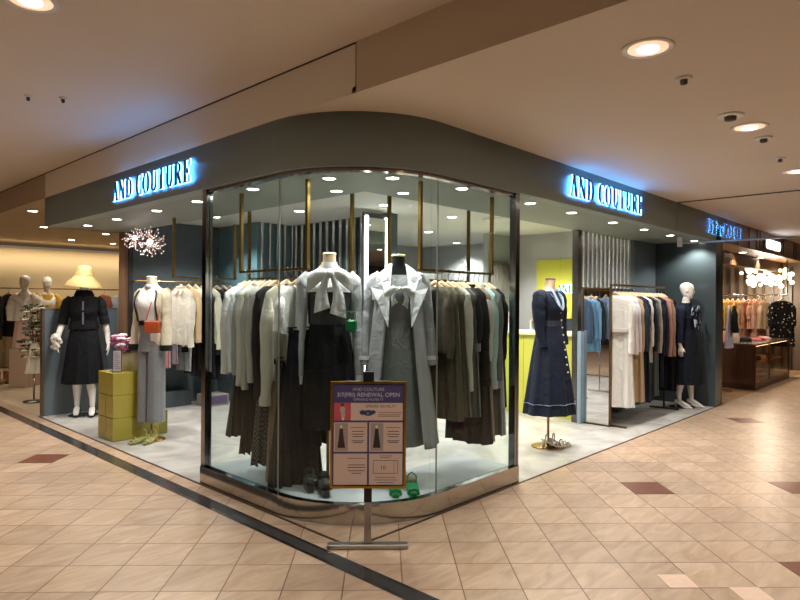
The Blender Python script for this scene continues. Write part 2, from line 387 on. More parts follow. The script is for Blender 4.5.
for x, y in ((.30, 5.16), (.30, 4.29), (.30, 3.3), (.28, 2.44), (.27, 1.52)):
    downlight(x, y, 2.40, .045, P_SHOP, C_SHOP, 'small round downlight in the grey soffit of the left shop front', 'downlights in the grey soffit, left front')
for x, y in ((.40, .72), (.70, .36), (1.37, .24), (1.21, .73), (.78, 1.08)):
    downlight(x, y, 2.40, .045, P_SHOP, C_SHOP, 'small round downlight in the grey soffit over the rounded glass corner', 'downlights over the rounded glass corner')
for x, y in ((2.36, .22), (3.14, .22), (4.14, .24), (5.02, .24), (5.9, .24), (6.85, .24)):
    downlight(x, y, 2.40, .045, P_SHOP, C_SHOP, 'small round downlight in the grey soffit of the right shop front', 'downlights in the grey soffit, right front')
for x, y in ((2.11, 3.33), (2.46, 2.2), (1.7, 4.6), (3.75, 2.24), (5.2, 2.2), (4.86, 3.6), (4.4, 4.9), (6.6, 4.4), (7.6, 3.2), (3.6, 1.4), (5.2, 1.5)):  # the deepest ones are added to brighten the back of the shop
    downlight(x, y, 2.60, .06, P_INNER, (1, .98, .95), 'round downlight in the white ceiling deep inside the shop', 'downlights in the white inner ceiling')
for i, (x, y) in enumerate(((.53, -1.56), (2.38, -1.56), (4.31, -1.5))):
    downlight(x, y, 2.76, .10, P_MALL, C_MALL, ['large recessed mall downlight nearest the camera on the right ceiling', 'recessed mall downlight on the right ceiling beside a round speaker', 'recessed mall downlight cut by the right edge of the photo'][i], 'mall downlights, right ceiling', name='recessed_downlight', disc=6)
downlight(-1.51, .88, 3.07, .11, P_MALL, C_MALL, 'recessed mall downlight on the left ceiling, cut by the top edge', 'mall downlights, left ceiling', name='recessed_downlight', disc=6)
for x, y, z in ((-1.5, 3.0, 3.07), (-1.5, 5.2, 3.07), (-1.5, 7.4, 3.07), (-1.5, -1.4, 3.07), (-3.6, -.8, 3.07), (-3.6, 1.6, 3.07), (-3.6, 4.4, 3.07), (-5.6, .4, 3.07), (-5.6, 2.8, 3.07), (-5.6, 5.2, 3.07), (6.2, -1.5, 2.76), (8.4, -1.5, 2.76), (10.8, -1.5, 2.76), (1.5, -3.6, 2.76), (4.0, -3.6, 2.76), (6.8, -3.6, 2.76), (-1.2, -3.4, 3.07)):  # the row furthest left is added to light the bulkhead
    downlight(x, y, z, .10, P_MALL, C_MALL, 'recessed mall downlight over the walkway outside the photo', 'mall downlights over the walkway', name='recessed_downlight', disc=6)
for x, y in ((.25, 7.13), (.3, 6.3), (1.0, 9.2), (2.15, 11.3), (2.18, 9.52), (2.12, 9.0), (3.09, 11.5)):
    downlight(x, y, 2.76, .06, P_NEIGH, C_NEIGH, 'small downlight in the cream ceiling of the store at the far left', 'downlights of the cream store')
for x, y in ((8.3, .45), (9.8, .35), (11.5, .45), (11.6, 1.3), (12.9, 1.4)):
    downlight(x, y, 2.42, .06, P_NEIGH*1.7, C_NEIGH, 'small downlight in the wooden ceiling of the brown store', 'downlights of the brown store')
# cove light washing the cream wall
l = bpy.data.lights.new('cove_lamp', 'AREA'); l.shape = 'RECTANGLE'; l.size = 8; l.size_y = .08; l.energy = 22; l.color = C_NEIGH
o = bpy.data.objects.new('cove_lamp', l); COL.objects.link(o); o.location = (4, 12.2, 2.70); o.rotation_euler = (math.radians(35), 0, 0)

# ------------------------------------------------------------------ ceiling fittings
def detector(x, y, z, r, label, kind):
    t_ = thing(kind, label, 'ceiling fitting', (x, y, z))
    MB().lathe([(r*.6, 0), (r, 0), (r, -.006), (r*.8, -.012), (.001, -.012)]).build('base_plate', WHITEM, t_)
    MB().lathe([(r*.45, -.012), (r*.42, -.035), (r*.2, -.04), (.001, -.04)]).build('sensor', plain('4a4038', .5), t_)
detector(1.07, -1.55, 2.76, .045, 'small sprinkler head between the two nearest mall downlights', 'sprinkler_head')
detector(1.99, -1.54, 2.76, .085, 'round white smoke detector just before the second mall downlight', 'smoke_detector')
detector(2.77, -1.56, 2.76, .06, 'flat round ceiling fitting just past the second mall downlight', 'ceiling_sensor')
detector(3.6, -1.5, 2.76, .04, 'tiny sprinkler head before the right edge of the ceiling', 'sprinkler_head')
detector(-1.05, 2.6, 3.07, .03, 'tiny sprinkler head on the left ceiling, the left one of two', 'sprinkler_head')
detector(-.85, 2.45, 3.07, .03, 'tiny sprinkler head on the left ceiling, the right one of two', 'sprinkler_head')
mb = MB(); mb.box(-.16, .16, -.16, .16, -.008, 0)
t_ = thing('air_vent', 'round ceiling air vent inside the shop above the right window rail', 'vent', (4.3, 1.9, 2.6))
MB().lathe([(.2, 0), (.2, -.01), (.12, -.03), (.08, -.012), (.001, -.012)]).build('diffuser', WHITEM, t_)
# clear smoke barrier hanging across the right walkway
t_ = thing('smoke_barrier', 'clear glass smoke barrier hanging across the right walkway from the ceiling', 'barrier', (5.45, 0, 2.76))
MB().box(-.004, .004, -7, -.01, -.51, 0).build('glass_panel', glass(key='barrier'), t_)
MB().box(-.008, .008, -7, -.01, -.53, -.51).build('bottom_rail', plain('a09a90', .3, .7), t_)
MB().box(-.01, .01, -7, -.01, -.012, 0).build('top_channel', plain('4a4036', .6), t_)
MB().box(-.015, .015, -.07, -.01, -.56, -.44).build('end_clip', plain('b8b8b4', .3, .5), t_)

# ------------------------------------------------------------------ backlit lettering
def ell(cx, cy, ro, yo, ri, yi, a0, a1, n=18):
    q = []
    for i in range(n):
        a, b_ = a0+(a1-a0)*i/n, a0+(a1-a0)*(i+1)/n
        q.append([(cx+ro*math.cos(a), cy+yo*math.sin(a)), (cx+ro*math.cos(b_), cy+yo*math.sin(b_)), (cx+ri*math.cos(b_), cy+yi*math.sin(b_)), (cx+ri*math.cos(a), cy+yi*math.sin(a))])
    return q
def bar(x0, y0, x1, y1, w_): return [[(x0-w_/2, y0), (x0+w_/2, y0), (x1+w_/2, y1), (x1-w_/2, y1)]]
def rc(x0, x1, y0, y1): return [[(x0, y0), (x1, y0), (x1, y1), (x0, y1)]]
K, T_ = .15, .04
GLY = {
 'A': (.66, bar(.12, 0, .34, 1, .045)+bar(.56, 0, .34, 1, K)+rc(.2, .5, .3, .34)+rc(.0, .22, 0, T_)+rc(.42, .68, 0, T_)),
 'N': (.70, rc(.12, .165, 0, 1)+rc(.55, .595, 0, 1)+bar(.16, 1, .57, 0, K)+rc(0, .28, 0, T_)+rc(0, .16, 1-T_, 1)+rc(.44, .7, 1-T_, 1)),
 'D': (.68, rc(.12, .12+K, 0, 1)+rc(0, .32, 0, T_)+rc(0, .32, 1-T_, 1)+ell(.3, .5, .36, .5, .21, .46, -PI/2, PI/2)),
 'C': (.62, ell(.33, .5, .31, .51, .16, .47, .35*PI, 1.68*PI)+rc(.52, .56, .7, 1)+rc(.52, .56, .0, .25)),
 'O': (.66, ell(.33, .5, .33, .51, .18, .47, 0, 2*PI, 28)),
 'U': (.68, rc(.12, .12+K, .3, 1)+rc(.54, .585, .3, 1)+ell(.352, .3, .232, .3, .09, .25, PI, 2*PI)+rc(0, .36, 1-T_, 1)+rc(.44, .7, 1-T_, 1)),
 'T': (.62, rc(.235, .235+K, 0, 1)+rc(0, .62, 1-T_, 1)+rc(.13, .49, 0, T_)+rc(0, .04, .75, 1)+rc(.58, .62, .75, 1)),
 'R': (.68, rc(.12, .12+K, 0, 1)+rc(0, .36, 0, T_)+rc(0, .32, 1-T_, 1)+ell(.3, .74, .27, .26, .13, .22, -PI/2, PI/2)+rc(.2, .35, .48, .52)+bar(.36, .5, .56, .0, K)+rc(.48, .7, 0, T_)),
 'E': (.60, rc(.12, .12+K, 0, 1)+rc(0, .56, 0, T_)+rc(0, .56, 1-T_, 1)+rc(.2, .42, .48, .52)+rc(.52, .56, 0, .28)+rc(.52, .56, .74, 1)+rc(.38, .42, .38, .62)),
}
LETF = plain('2a3a48', .3, .6, .0); HALO = emit('55aeff', 17); HALO2 = emit('9adfff', 8)
def sign(txt, loc, rz, H_, W_, label, back=.03, halo=HALO):
    "letters stand on the x axis, facing -y; each letter keeps its own light box behind the face"
    t_ = thing('shop_sign', label, 'sign', loc, rz)
    tot = sum(.38 if c == ' ' else GLY[c][0]+.07 for c in txt); sx = W_/(tot*H_); x = 0
    for c in txt:
        if c == ' ': x += .38; continue
        mb = MB(); mh = MB()
        for q in GLY[c][1]:
            P = [((x+px)*H_*sx, pz*H_) for px, pz in q]
            area = sum(P[i][0]*P[(i+1) % 4][1]-P[(i+1) % 4][0]*P[i][1] for i in range(4))
            if area < 0: P = P[::-1]
            mb.loft([[(a, -back-.012, b_) for a, b_ in P], [(a, -back, b_) for a, b_ in P]], smooth=False)
            cx = sum(a for a, _ in P)/4; cz = sum(b_ for _, b_ in P)/4
            G = []
            for a, b_ in P:
                d = math.hypot(a-cx, b_-cz) or 1; G.append((a+(a-cx)/d*.0015, b_+(b_-cz)/d*.0015))
            mh.loft([[(a, -back+.0005, b_) for a, b_ in G], [(a, -back+.008, b_) for a, b_ in G]], smooth=False)
        L_ = mb.build('letter', LETF, t_); mh.build('backlight', halo, L_)
        x += GLY[c][0]+.07
    return t_
sign('AND COUTURE', (0, 3.56, 2.475), -PI/2, .19, 1.60, 'backlit blue AND COUTURE letters on the left side of the grey fascia')
sign('AND COUTURE', (2.62, 0, 2.475), 0, .20, 1.68, 'backlit blue AND COUTURE letters on the right side of the grey fascia')

FONT_CACHE = {}
def text(s_, size, mat, parent, loc, rot, name='lettering', ext=.0008, align='CENTER', bold=0):
    c = bpy.data.curves.new(name, 'FONT'); c.body = s_; c.size = size; c.align_x = align; c.extrude = ext; c.offset = bold
    o = bpy.data.objects.new(name, c); dg = bpy.context.evaluated_depsgraph_get()
    COL.objects.link(o); bpy.context.view_layer.update(); dg = bpy.context.evaluated_depsgraph_get()
    me = bpy.data.meshes.new_from_object(o.evaluated_get(dg)); COL.objects.unlink(o); bpy.data.objects.remove(o)
    me.materials.clear(); me.materials.append(mat)
    o = bpy.data.objects.new(name, me); COL.objects.link(o); o.parent = parent; o.location = loc; o.rotation_euler = rot
    return o

# lit oval sign on the brown fascia
t_ = thing('oval_sign', 'white lit sign with rounded ends on the brown fascia at right', 'sign', (10.2, -.03, 2.55))
mb = MB(); P = [(-.42+.078*math.cos(a), .078*math.sin(a)) for a in [PI/2+i*PI/10 for i in range(11)]]+[(.42+.078*math.cos(a), .078*math.sin(a)) for a in [-PI/2+i*PI/10 for i in range(11)]]
mb.loft([[(a, -.03, b_) for a, b_ in P], [(a, .03, b_) for a, b_ in P]], smooth=False); mb.build('lit_face', emit('e8eeff', 3.5), t_)
mb = MB(); P2 = [(a*1.08, b_*1.25) for a, b_ in P]; mb.loft([[(a, -.015, b_) for a, b_ in P2], [(a, .03, b_) for a, b_ in P2]], smooth=False); mb.build('surround', plain('4b3a35', .4), t_)

# ------------------------------------------------------------------ glass shop window at the corner
CH2 = plain('b9b6b0', .12, 1, .05, 3)
t_ = thing('window_plinth', 'low mirror-polished steel plinth curving under the glass corner', 'plinth', (0, 0, 0))
def plinth_pts(off): return [(off, 1.87)]+arc(R_, R_, R_-off, PI, 1.5*PI, 24)+[(1.87, off)]
def ribbon2(mb, o0, o1, z0, z1, smooth=True):
    A, B = plinth_pts(o0), plinth_pts(o1)
    rings = [[(a[0], a[1], z0), (b_[0], b_[1], z0), (b_[0], b_[1], z1), (a[0], a[1], z1)] for a, b_ in zip(A, B)]
    mb.loft(rings, smooth=False); return mb
mb = ribbon2(MB(), .012, .062, 0, .140); o = mb.build('plinth_body', CH2, t_)
mb = ribbon2(MB(), .062, .084, 0, .134); mb.build('glass_channel', plain('2f2f2e', .3, .8), t_)
mb = ribbon2(MB(), .084, .62, 0, .126); mb.build('deck', plain('c4c8ca', .25, 0, .05, 4), t_)
t_ = thing('window_1', 'curved frameless glass window wrapping the shop corner above the steel plinth', 'window', (0, 0, 0))
t_['kind'] = 'structure'
GL = glass((.92, .965, .955), .36, 'case')
def gl_part(i0, i1, nm):
    A, B = plinth_pts(.066), plinth_pts(.076)
    A[0] = (.066, 1.84); B[0] = (.076, 1.84); A[-1] = (1.84, .066); B[-1] = (1.84, .076)
    rings = [[(A[i][0], A[i][1], .13), (B[i][0], B[i][1], .13), (B[i][0], B[i][1], 2.40), (A[i][0], A[i][1], 2.40)] for i in range(i0, i1+1)]
    mb = MB(); mb.loft(rings, smooth=False); o = mb.build('glass_pane', GL, t_)
gl_part(0, 1, 'a'); gl_part(1, 24, 'b'); gl_part(24, 26, 'c')
for (x, y) in ((.071, .87), (.87, .071)):
    MB().box(x-.004, x+.004, y-.004, y+.004, .13, 2.4).build('seam', plain('9fa5a3', .3, .6), t_)
mb = MB()
A, B = plinth_pts(.04), plinth_pts(.10)
mb.loft([[(a[0], a[1], 2.375), (b_[0], b_[1], 2.375), (b_[0], b_[1], 2.40), (a[0], a[1], 2.40)] for a, b_ in zip(A, B)], smooth=False)
mb.build('top_channel', plain('8b7f78', .12, 1, .2, 20), t_)
for nm, x, y in (('left', .055, 1.85), ('right', 1.85, .055)):
    p = thing('corner_post', 'slim chrome post at the %s end of the corner glass' % nm, 'post', (x, y, 0))
    MB().box(-.03, .0, -.03, .03, .0, 2.4).build('outer_tube', plain('8e8f90', .15, 1, 0), p)
    MB().box(.006, .03, -.03, .03, .0, 2.4).build('inner_tube', plain('8e8f90', .15, 1, 0), p)
    MB().box(.0, .006, -.012, .012, 0, 2.4).build('joint', BLACKM, p)
# ------------------------------------------------------------------ garments
def nz(x, y, z, s=1.0): return noise(Vector((x*s, y*s, z*s)))
def body_mb(top, hem, z0, z1, th=.035, thh=.06, fold=.012, k=9, seed=0, neck=.088, drop=.06, rag=.0, taper=None, n=48, rows=16):
    mb = MB(); rings = []
    zn = z0
    for f, z, d in ((neck, zn, .35), (neck*1.25, zn-.006, .6), (.5*(neck+top), zn-drop*.42, .9), (top*.93, zn-drop*.82, 1), (top, zn-drop-.02, 1)):
        rings.append(sell(f, th*d, n, .8, 0, 0, z))
    zs = zn-drop-.02
    for i in range(1, rows+1):
        u = i/rows; z = zs+(z1-zs)*u
        hw = (top*.9+(hem-top*.9)*u) if taper is None else taper(u)
        hd = th+(thh-th)*u; ring = []
        for j in range(n):
            a = 2*PI*j/n; c, s_ = math.cos(a), math.sin(a)
            ph = seed*1.7
            wv = fold*(.15+.85*u)*(math.sin(k*a+ph+.6*math.sin(2*a+seed))+.5*math.sin((k*2+1)*a+ph*2+u*1.5))
            x = hw*math.copysign(abs(c)**.85, c)*(1+wv*.6); y = hd*math.copysign(abs(s_)**.75, s_)+wv*(1 if s_ >= 0 else -1)*.9
            y += .012*u*math.sin(3*x/hw+seed)
            zz = z + (rag*nz(x*14+seed, y*14, 3) if i == rows else 0)
            ring.append((x, y, zz))
        rings.append(ring)
    mb.loft(rings); return mb
def sleeve_mb(side, top, z0, length, seed=0, r0=.055, r1=.04, splay=.02, fwd=0.0, puff=0):
    path = []; rads = []
    x0 = side*(top-.03)
    for i in range(9):
        u = i/8
        path.append((x0+side*(.012+splay*u)*min(1, u*4)+.004*math.sin(seed+u*9), fwd*u+.01*math.sin(seed*2+u*5), z0-.01-length*u))
        rr = r0+(r1-r0)*u+puff*math.sin(PI*min(1, u*1.1))*.5
        rads.append(rr*(.6 if i == 0 else 1)*(1+.08*math.sin(seed*3+u*17)))
    mb = MB(); mb.tube(path, 0, 14, rads, .7); return mb, path[-1]
def garment(kind, label, loc, rz, spec, group):
    """kind: snake_case name; spec keys: c (fabric), top, hem, L, sleeve, cuff, collar, button, skirt(c, L), fold, k, flare..."""
    s = dict(top=.20, hem=.20, L=.62, sl=.55, fold=.024, k=9, th=.028, thh=.04, seed=random.random()*9, cuff=None, collar=None, rag=0, puff=0); s.update(spec)
    z0 = -.122
    if kind in ('skirt', 'trousers'):
        z0 = -.12
        if kind == 'skirt':
            mb = MB(); rings = []; n = 64
            for i in range(15):
                u = i/14; z = z0-s['L']*u; hw = .15+(s['hem']-.15)*u; hd = .02+(s['thh']-.02)*u; ring = []
                for j in range(n):
                    a = 2*PI*j/n; wv = s['fold']*u*math.sin(s['k']*a+s['seed'])
                    ring.append((hw*math.cos(a)*(1+wv), hd*math.sin(a)+wv*math.copysign(1, math.sin(a)), z+(s['rag']*math.sin(s['k']*a) if i == 14 else 0)))
                rings.append(ring)
            mb.loft(rings); root = mb.build('skirt', s['c'])
        else:
            mb = MB()
            for sd in (-1, 1):
                rings = []
                for i in range(13):
                    u = i/12; z = z0-s['L']*u; hw = .08-.0*u+.01*math.sin(u*6); hd = .03+.01*u
                    rings.append(sell(hw+.006*math.sin(u*9+s['seed']), hd, 24, .8, sd*(.07+.01*u), 0, z))
                mb.loft(rings)
            root = mb.build('trousers', s['c'])
        MB().loft([sell(.155, .022, 32, .8, 0, 0, z0+.0), sell(.153, .022, 32, .8, 0, 0, z0-.045)]).build('waistband', s.get('wb', s['c']), root)
    else:
        mb = body_mb(s['top'], s['hem'], z0, z0-s['L'], s['th'], s['thh'], s['fold'], s['k'], s['seed'], rag=s['rag'])
        root = mb.build(kind, s['c'])
        for sd in (-1, 1):
            if s['sl'] > 0:
                m2, e = sleeve_mb(sd, s['top'], z0-.085, s['sl'], s['seed']+sd, s.get('r0', .05), s.get('r1', .036), .012, s.get('fwd', -.01), s['puff'])
                m2.build('sleeve', s.get('cs', s['c']), root)
                if s['cuff']:
                    MB().tube([(e[0], e[1], e[2]+.05), (e[0], e[1], e[2]-.012)], .0, 12, [s.get('r1', .036)*1.12]*2, .75).build('cuff', s['cuff'], root)
        if s['collar']:
            c_ = MB()
            c_.loft([sell(.062, .032, 24, .9, 0, 0, z0-.012), sell(.07, .04, 24, .9, 0, -.004, z0+.012), sell(.06, .033, 24, .9, 0, -.002, z0+.028)], cap1=False)
            for sd in (-1, 1):
                c_.add([(0, -.036, z0-.0), (sd*.065, -.02, z0+.015), (sd*.075, -.042, z0-.045), (sd*.03, -.046, z0-.07)], [(0, 1, 2, 3) if sd < 0 else (3, 2, 1, 0)])
            c_.build('collar', s['collar'], root)
        if s.get('btn'):
            mb = MB()
            for i in range(6): mb.ball((0, -s['th']-.012, z0-.12-i*(s['L']-.2)/6), .006, 4)
            mb.build('buttons', s['btn'], root)
        if s.get('belt'):
            MB().loft([sell(s['top']*.96, s['thh']+.014, 32, .8, 0, 0, z0-.40), sell(s['top']*.96, s['thh']+.014, 32, .8, 0, 0, z0-.44)]).build('belt', s['belt'], root)
        if s.get('frill'):
            mb = MB(); n = 40; rr = []
            for q in range(3):
                ring = []
                for j in range(n+1):
                    u = j/n; ring.append((math.sin(u*PI*2)*.12, -s['th']-.01-.018*q*(1+math.sin(j*2.3)), z0-.03-u*.22-.008*q))
                rr.append(ring)
            mb.loft(rr, closed=False); mb.build('frill', s['frill'], root)
    root.location = loc; root.rotation_euler = (0, 0, rz)
    return tag(root, label, s.get('cat', kind.replace('_', ' ')), group)
HANGER = None
def hanger(loc, rz, label, group, mat=WOODP, clip=False):
    global HANGER
    t_ = thing('hanger', label, 'hanger', loc, rz, group)
    key = 'clip' if clip else 'arm'
    mb = MB()
    if clip:
        mb.box(-.16, .16, -.006, .006, -.105, -.093)
        mb.box(-.15, -.125, -.03, .03, -.14, -.10); mb.box(.125, .15, -.03, .03, -.14, -.10)
        mb.build('clip_bar', CHROME, t_)
    else:
        rings = []
        for i in range(-8, 9):
            u = i/8; x = .155*u; z = -.088-.095*abs(u)**1.15; h = .018*(1-.35*abs(u)); d = .010+.003*abs(u)
            rings.append([(x, d*math.cos(a), z+h*math.sin(a)) for a in [2*PI*k/10 for k in range(10)]])
        mb.loft(rings); mb.build('shoulder_bar', mat, t_)
    MB().tube([(0, 0, -.08-(.015 if clip else 0)), (0, 0, -.03), (0, .012, -.014), (0, .016, .0), (0, .010, .014), (0, 0, .0185), (0, -.010, .014), (0, -.016, 0)], .0028, 6).build('hook', CHROME, t_)
    return t_
F = fabric
ORD = ['first', 'second', 'third', 'fourth', 'fifth', 'sixth', 'seventh', 'eighth', 'ninth', 'tenth', 'eleventh', 'twelfth', 'thirteenth', 'fourteenth', 'fifteenth', 'sixteenth', 'seventeenth']
def fill_rail(items, p0, p1, z, rz, place, group, hlabel, hgroup, jit=.03):
    n = len(items)
    for i, (kind, desc, spec) in enumerate(items):
        u = spec.pop('u', (i+.5)/n); x = p0[0]+(p1[0]-p0[0])*u; y = p0[1]+(p1[1]-p0[1])*u
        a = rz+random.uniform(-jit, jit)*3
        garment(kind, '%s on %s, %s from the left' % (desc, place, ORD[i]), (x, y, z-.006), a, spec, group)
        hanger((x, y, z-.006), a, hlabel, hgroup, clip=kind in ('skirt', 'trousers'), mat=spec.get('hm', WOODP))
def ceiling_rail(label, p0, p1, ztop, zbar, mat=BRASS, w_=.013):
    c = ((p0[0]+p1[0])/2, (p0[1]+p1[1])/2); t_ = thing('hanging_rail', label, 'clothes rail', (c[0], c[1], zbar))
    dx, dy = p1[0]-c[0], p1[1]-c[1]
    if abs(dx) > abs(dy): MB().box(-dx-w_, dx+w_, -w_*.7, w_*.7, -w_, w_*.4).build('bar', mat, t_)
    else: MB().box(-w_*.7, w_*.7, -abs(dy)-w_, abs(dy)+w_, -w_, w_*.4).build('bar', mat, t_)
    for s_ in (-1, 1): MB().box(s_*dx-w_, s_*dx+w_, s_*dy-w_, s_*dy+w_, -w_, ztop-zbar).build('post', mat, t_)
    return t_

# ------------------------------------------------------------------ mannequins
def face(x, y, off=0): return math.atan2(CAMX-x, -(CAMY-y))+off
TORSO = [(.86, .150, .100, .01), (.93, .168, .112, .01), (1.02, .145, .098, 0), (1.10, .118, .086, 0), (1.18, .125, .092, -.004), (1.27, .145, .110, -.012), (1.32, .150, .108, -.01), (1.38, .160, .088, 0), (1.43, .168, .070, .008), (1.455, .120, .060, .012), (1.475, .066, .056, .01), (1.50, .052, .052, .004), (1.58, .048, .050, -.004)]
def tw(z):
    return interp(TORSO, max(.86, min(1.58, z)))
def torso_rings(z0, z1, dx, n=36, steps=12, zo=0.0):
    out = []
    for i in range(steps+1):
        z = z0+(z1-z0)*i/steps; hw, hd, cy = tw(z); out.append(sell(hw+dx, hd+dx, n, .9, 0, cy, z+zo))
    return out
SKIN = plain('d6c9b8', .45, 0, .02); SKINW = plain('e6e2da', .45, 0, .01)
def torso_form(t_, zo, mat, cap, pole=True, basez=0, base_r=.15, polemat=BRASS, low=.86):
    "headless display torso, neck cap, pole and round base; local z 0 is the floor"
    MB().loft([r for r in torso_rings(low, 1.58, 0, zo=zo)]).build('torso', mat, t_)
    MB().lathe([(.049, 1.58+zo), (.052, 1.583+zo), (.052, 1.592+zo), (.044, 1.598+zo), (.001, 1.598+zo)], (0, -.004, 0)).build('neck_cap', cap, t_)
    MB().tube([(0, .01, basez+.01), (0, .01, low+zo+.02)], .013, 12).build('pole', polemat, t_)
    MB().lathe([(.001, 0), (base_r, 0), (base_r, .008), (base_r*.9, .013), (.02, .014), (.018, .05), (.001, .05)], (0, .01, basez)).build('base', polemat, t_)
def bow(par, mat, loc, s=1.0, tails=.2, tw_=.05, rot=0, knot=True, name='bow'):
    mb = MB()
    for sd in (-1, 1):
        rings = []
        for i in range(11):
            u = i/10; x = sd*(.012+.13*s*u); wv = (.010+.042*math.sin(PI*min(1, u*.66+.03)))*s
            rings.append([(x, -.012*s+.012*s*u+.013*s*math.cos(a)*math.sin(PI*u*.9+.15)*(1+.35*math.sin(3*a)), -.075*s*u*u+wv*math.sin(a)) for a in [2*PI*k/16 for k in range(16)]])
        mb.loft(rings)
    for sd, L in ((-1, tails), (1, tails*1.15)):
        if tails <= 0: break
        rings = []
        for i in range(11):
            u = i/10; cx = sd*(.012+.05*s*u+.02*math.sin(u*4)); wd = tw_*s*(.3+.7*u)
            rings.append([(cx+wd*q, -.02*s-.012*math.sin(q*4+u*5)+dy, -.01-L*u-.02*q*sd*(u > .9)) for q, dy in ((-1, 0), (-.4, -.006), (.3, .004), (1, 0), (1, .006), (.3, .010), (-.4, 0), (-1, .006))])
        mb.loft(rings)
    if knot: mb.ball((0, -.022*s, 0), .026*s, 6, 1, .8, 1.1)
    return mb.build(name, mat, par, loc, rot)
def skirt_rings(z0, z1, hw0, hd0, hw1, hd1, fold, k, seed, n=96, steps=14, p=.95, cy=0, tilt=0.0):
    out = []
    for i in range(steps+1):
        u = i/steps; z = z0+(z1-z0)*u; e = u**.8; ring = []
        for j in range(n):
            a = 2*PI*j/n; wv = 1+fold*e*(math.sin(k*a+seed)+.4*math.sin((2*k+1)*a+seed*2))
            hw = hw0+(hw1-hw0)*e; hd = hd0+(hd1-hd0)*e
            ring.append((hw*math.cos(a)*wv, cy+hd*math.sin(a)*wv, z+tilt*u*math.cos(a)))
        out.append(ring)
    return out
def worn_sleeve(par, mat, pts, rads, name='sleeve', n=14, fl_=.85, seed=0):
    P = []; R2 = []; m_ = 18
    for i in range(m_+1):
        u = i/m_*(len(pts)-1); k = min(int(u), len(pts)-2); f = u-k
        P.append(Vector(pts[k]).lerp(Vector(pts[k+1]), f)); R2.append((rads[k]+(rads[k+1]-rads[k])*f)*(1+.05*math.sin(i*1.9+seed)))
    mb = MB(); mb.tube(P, 0, n, R2, fl_); return mb.build(name, mat, par)

# -- mannequin with bow blouse
BX, BY, ZB = .475, .80, .262
t_ = thing('dressed_mannequin', 'headless mannequin in a pale bow blouse and black pleated skirt behind the corner glass', 'mannequin', (BX, BY, 0), face(BX, BY, .05))
torso_form(t_, ZB, plain('c7a98c', .5, 0, .03), plain('d8cf9a', .4), basez=.128)
SILK = fabric('a6a7a9', rough=.45); SILKL = fabric('d8d9d9', rough=.5); DKG = fabric('4c4d4f')
bl = MB().loft(torso_rings(1.30, 1.475, .016, zo=ZB)).build('blouse', SILKL, t_)
MB().loft(skirt_rings(1.335+ZB, 1.06+ZB, .166, .124, .150, .115, .02, 12, 1)).build('blouse_body', fabric('3c3d40', rough=.5), bl)
MB().loft([sell(.058, .058, 28, 1, 0, 0, 1.462+ZB), sell(.062, .062, 28, 1, 0, -.002, 1.49+ZB), sell(.060, .060, 28, 1, 0, -.004, 1.525+ZB)], cap1=False).build('collar', SILKL, bl)
bow(bl, SILKL, (0, -.118, 1.435+ZB), 1.2, .26, .05)
for sd in (-1, 1):
    worn_sleeve(bl, SILK, [(sd*.145, .005, 1.435+ZB), (sd*.192, .0, 1.38+ZB), (sd*.205, .0, 1.15+ZB), (sd*.222, -.03, .90+ZB), (sd*.225, -.05, .68+ZB)], [.05, .062, .054, .05, .045], seed=sd)
    MB().tube([(sd*.225, -.05, .69+ZB), (sd*.226, -.052, .62+ZB)], .036, 14).build('cuff', SILKL, bl)
sk = MB().loft(skirt_rings(1.09+ZB, .56, .135, .105, .245, .20, .06, 14, 2)).build('skirt', fabric('121214'), t_)
bg = MB(); bg.bevbox(-.042, .042, -.025, .025, -.05, .04, .012); g_ = bg.build('handbag', plain('1a7440', .35), t_, (.155, -.13, 1.32))
MB().tube([(-.035, 0, .05), (-.03, 0, .10), (.03, 0, .10), (.035, 0, .05)], .005, 8).build('handle', plain('1f8a4a', .35), g_)

# -- mannequin with grey coat
CX_, CY_, ZC = .86, .45, .255
t_ = thing('dressed_mannequin', 'headless mannequin in a long grey coat with wide white lapels behind the corner glass', 'mannequin', (CX_, CY_, 0), face(CX_, CY_, .08))
torso_form(t_, ZC, plain('1b1b1e', .95, 0, .05, 20, 0, .1), plain('cdbb5a', .4), basez=.128)
kn = MB().loft(torso_rings(1.06, 1.44, .012, zo=ZC)).build('knit_top', fabric('8c8d8e', 'tweed'), t_)
bow(kn, fabric('d5dbd9'), (0, -.150, 1.33+ZC), .8, .10, .03)
MB().loft(skirt_rings(1.10+ZC, .42, .135, .112, .215, .165, .03, 9, 4)).build('long_skirt', fabric('8a8f8d', 'tweed', '5e6362'), t_)
COATM = fabric('a6a7ab', rough=.45); LAPEL = fabric('dfe2e6', rough=.55)
rings = []
for i in range(25):
    u = i/24; z = 1.435+ZC+(.42-(1.435+ZC))*u
    zz = z-ZC
    hw, hd, cy = tw(max(1.0, zz)); fl_ = max(0, (1.25-zz))/.9
    hw = max(hw, .15)+.035+.105*fl_; hd = max(hd, .095)+.04+.12*fl_
    gap = .46+.22*u
    ring = []; n = 60
    for j in range(n+1):
        a = -PI/2+gap+(2*PI-2*gap)*j/n
        wv = 1+.035*fl_*math.sin(9*a+1)
        ring.append((hw*math.cos(a)*wv, cy+hd*math.sin(a)*wv, z-(.03*abs(math.cos(a))**3 if i == 0 else 0)))
    inner = [((x)*.965, y*.965+cy*.03, z_) for x, y, z_ in ring[::-1]]
    rings.append(ring+inner)
co = MB().loft(rings).build('coat', COATM, t_)
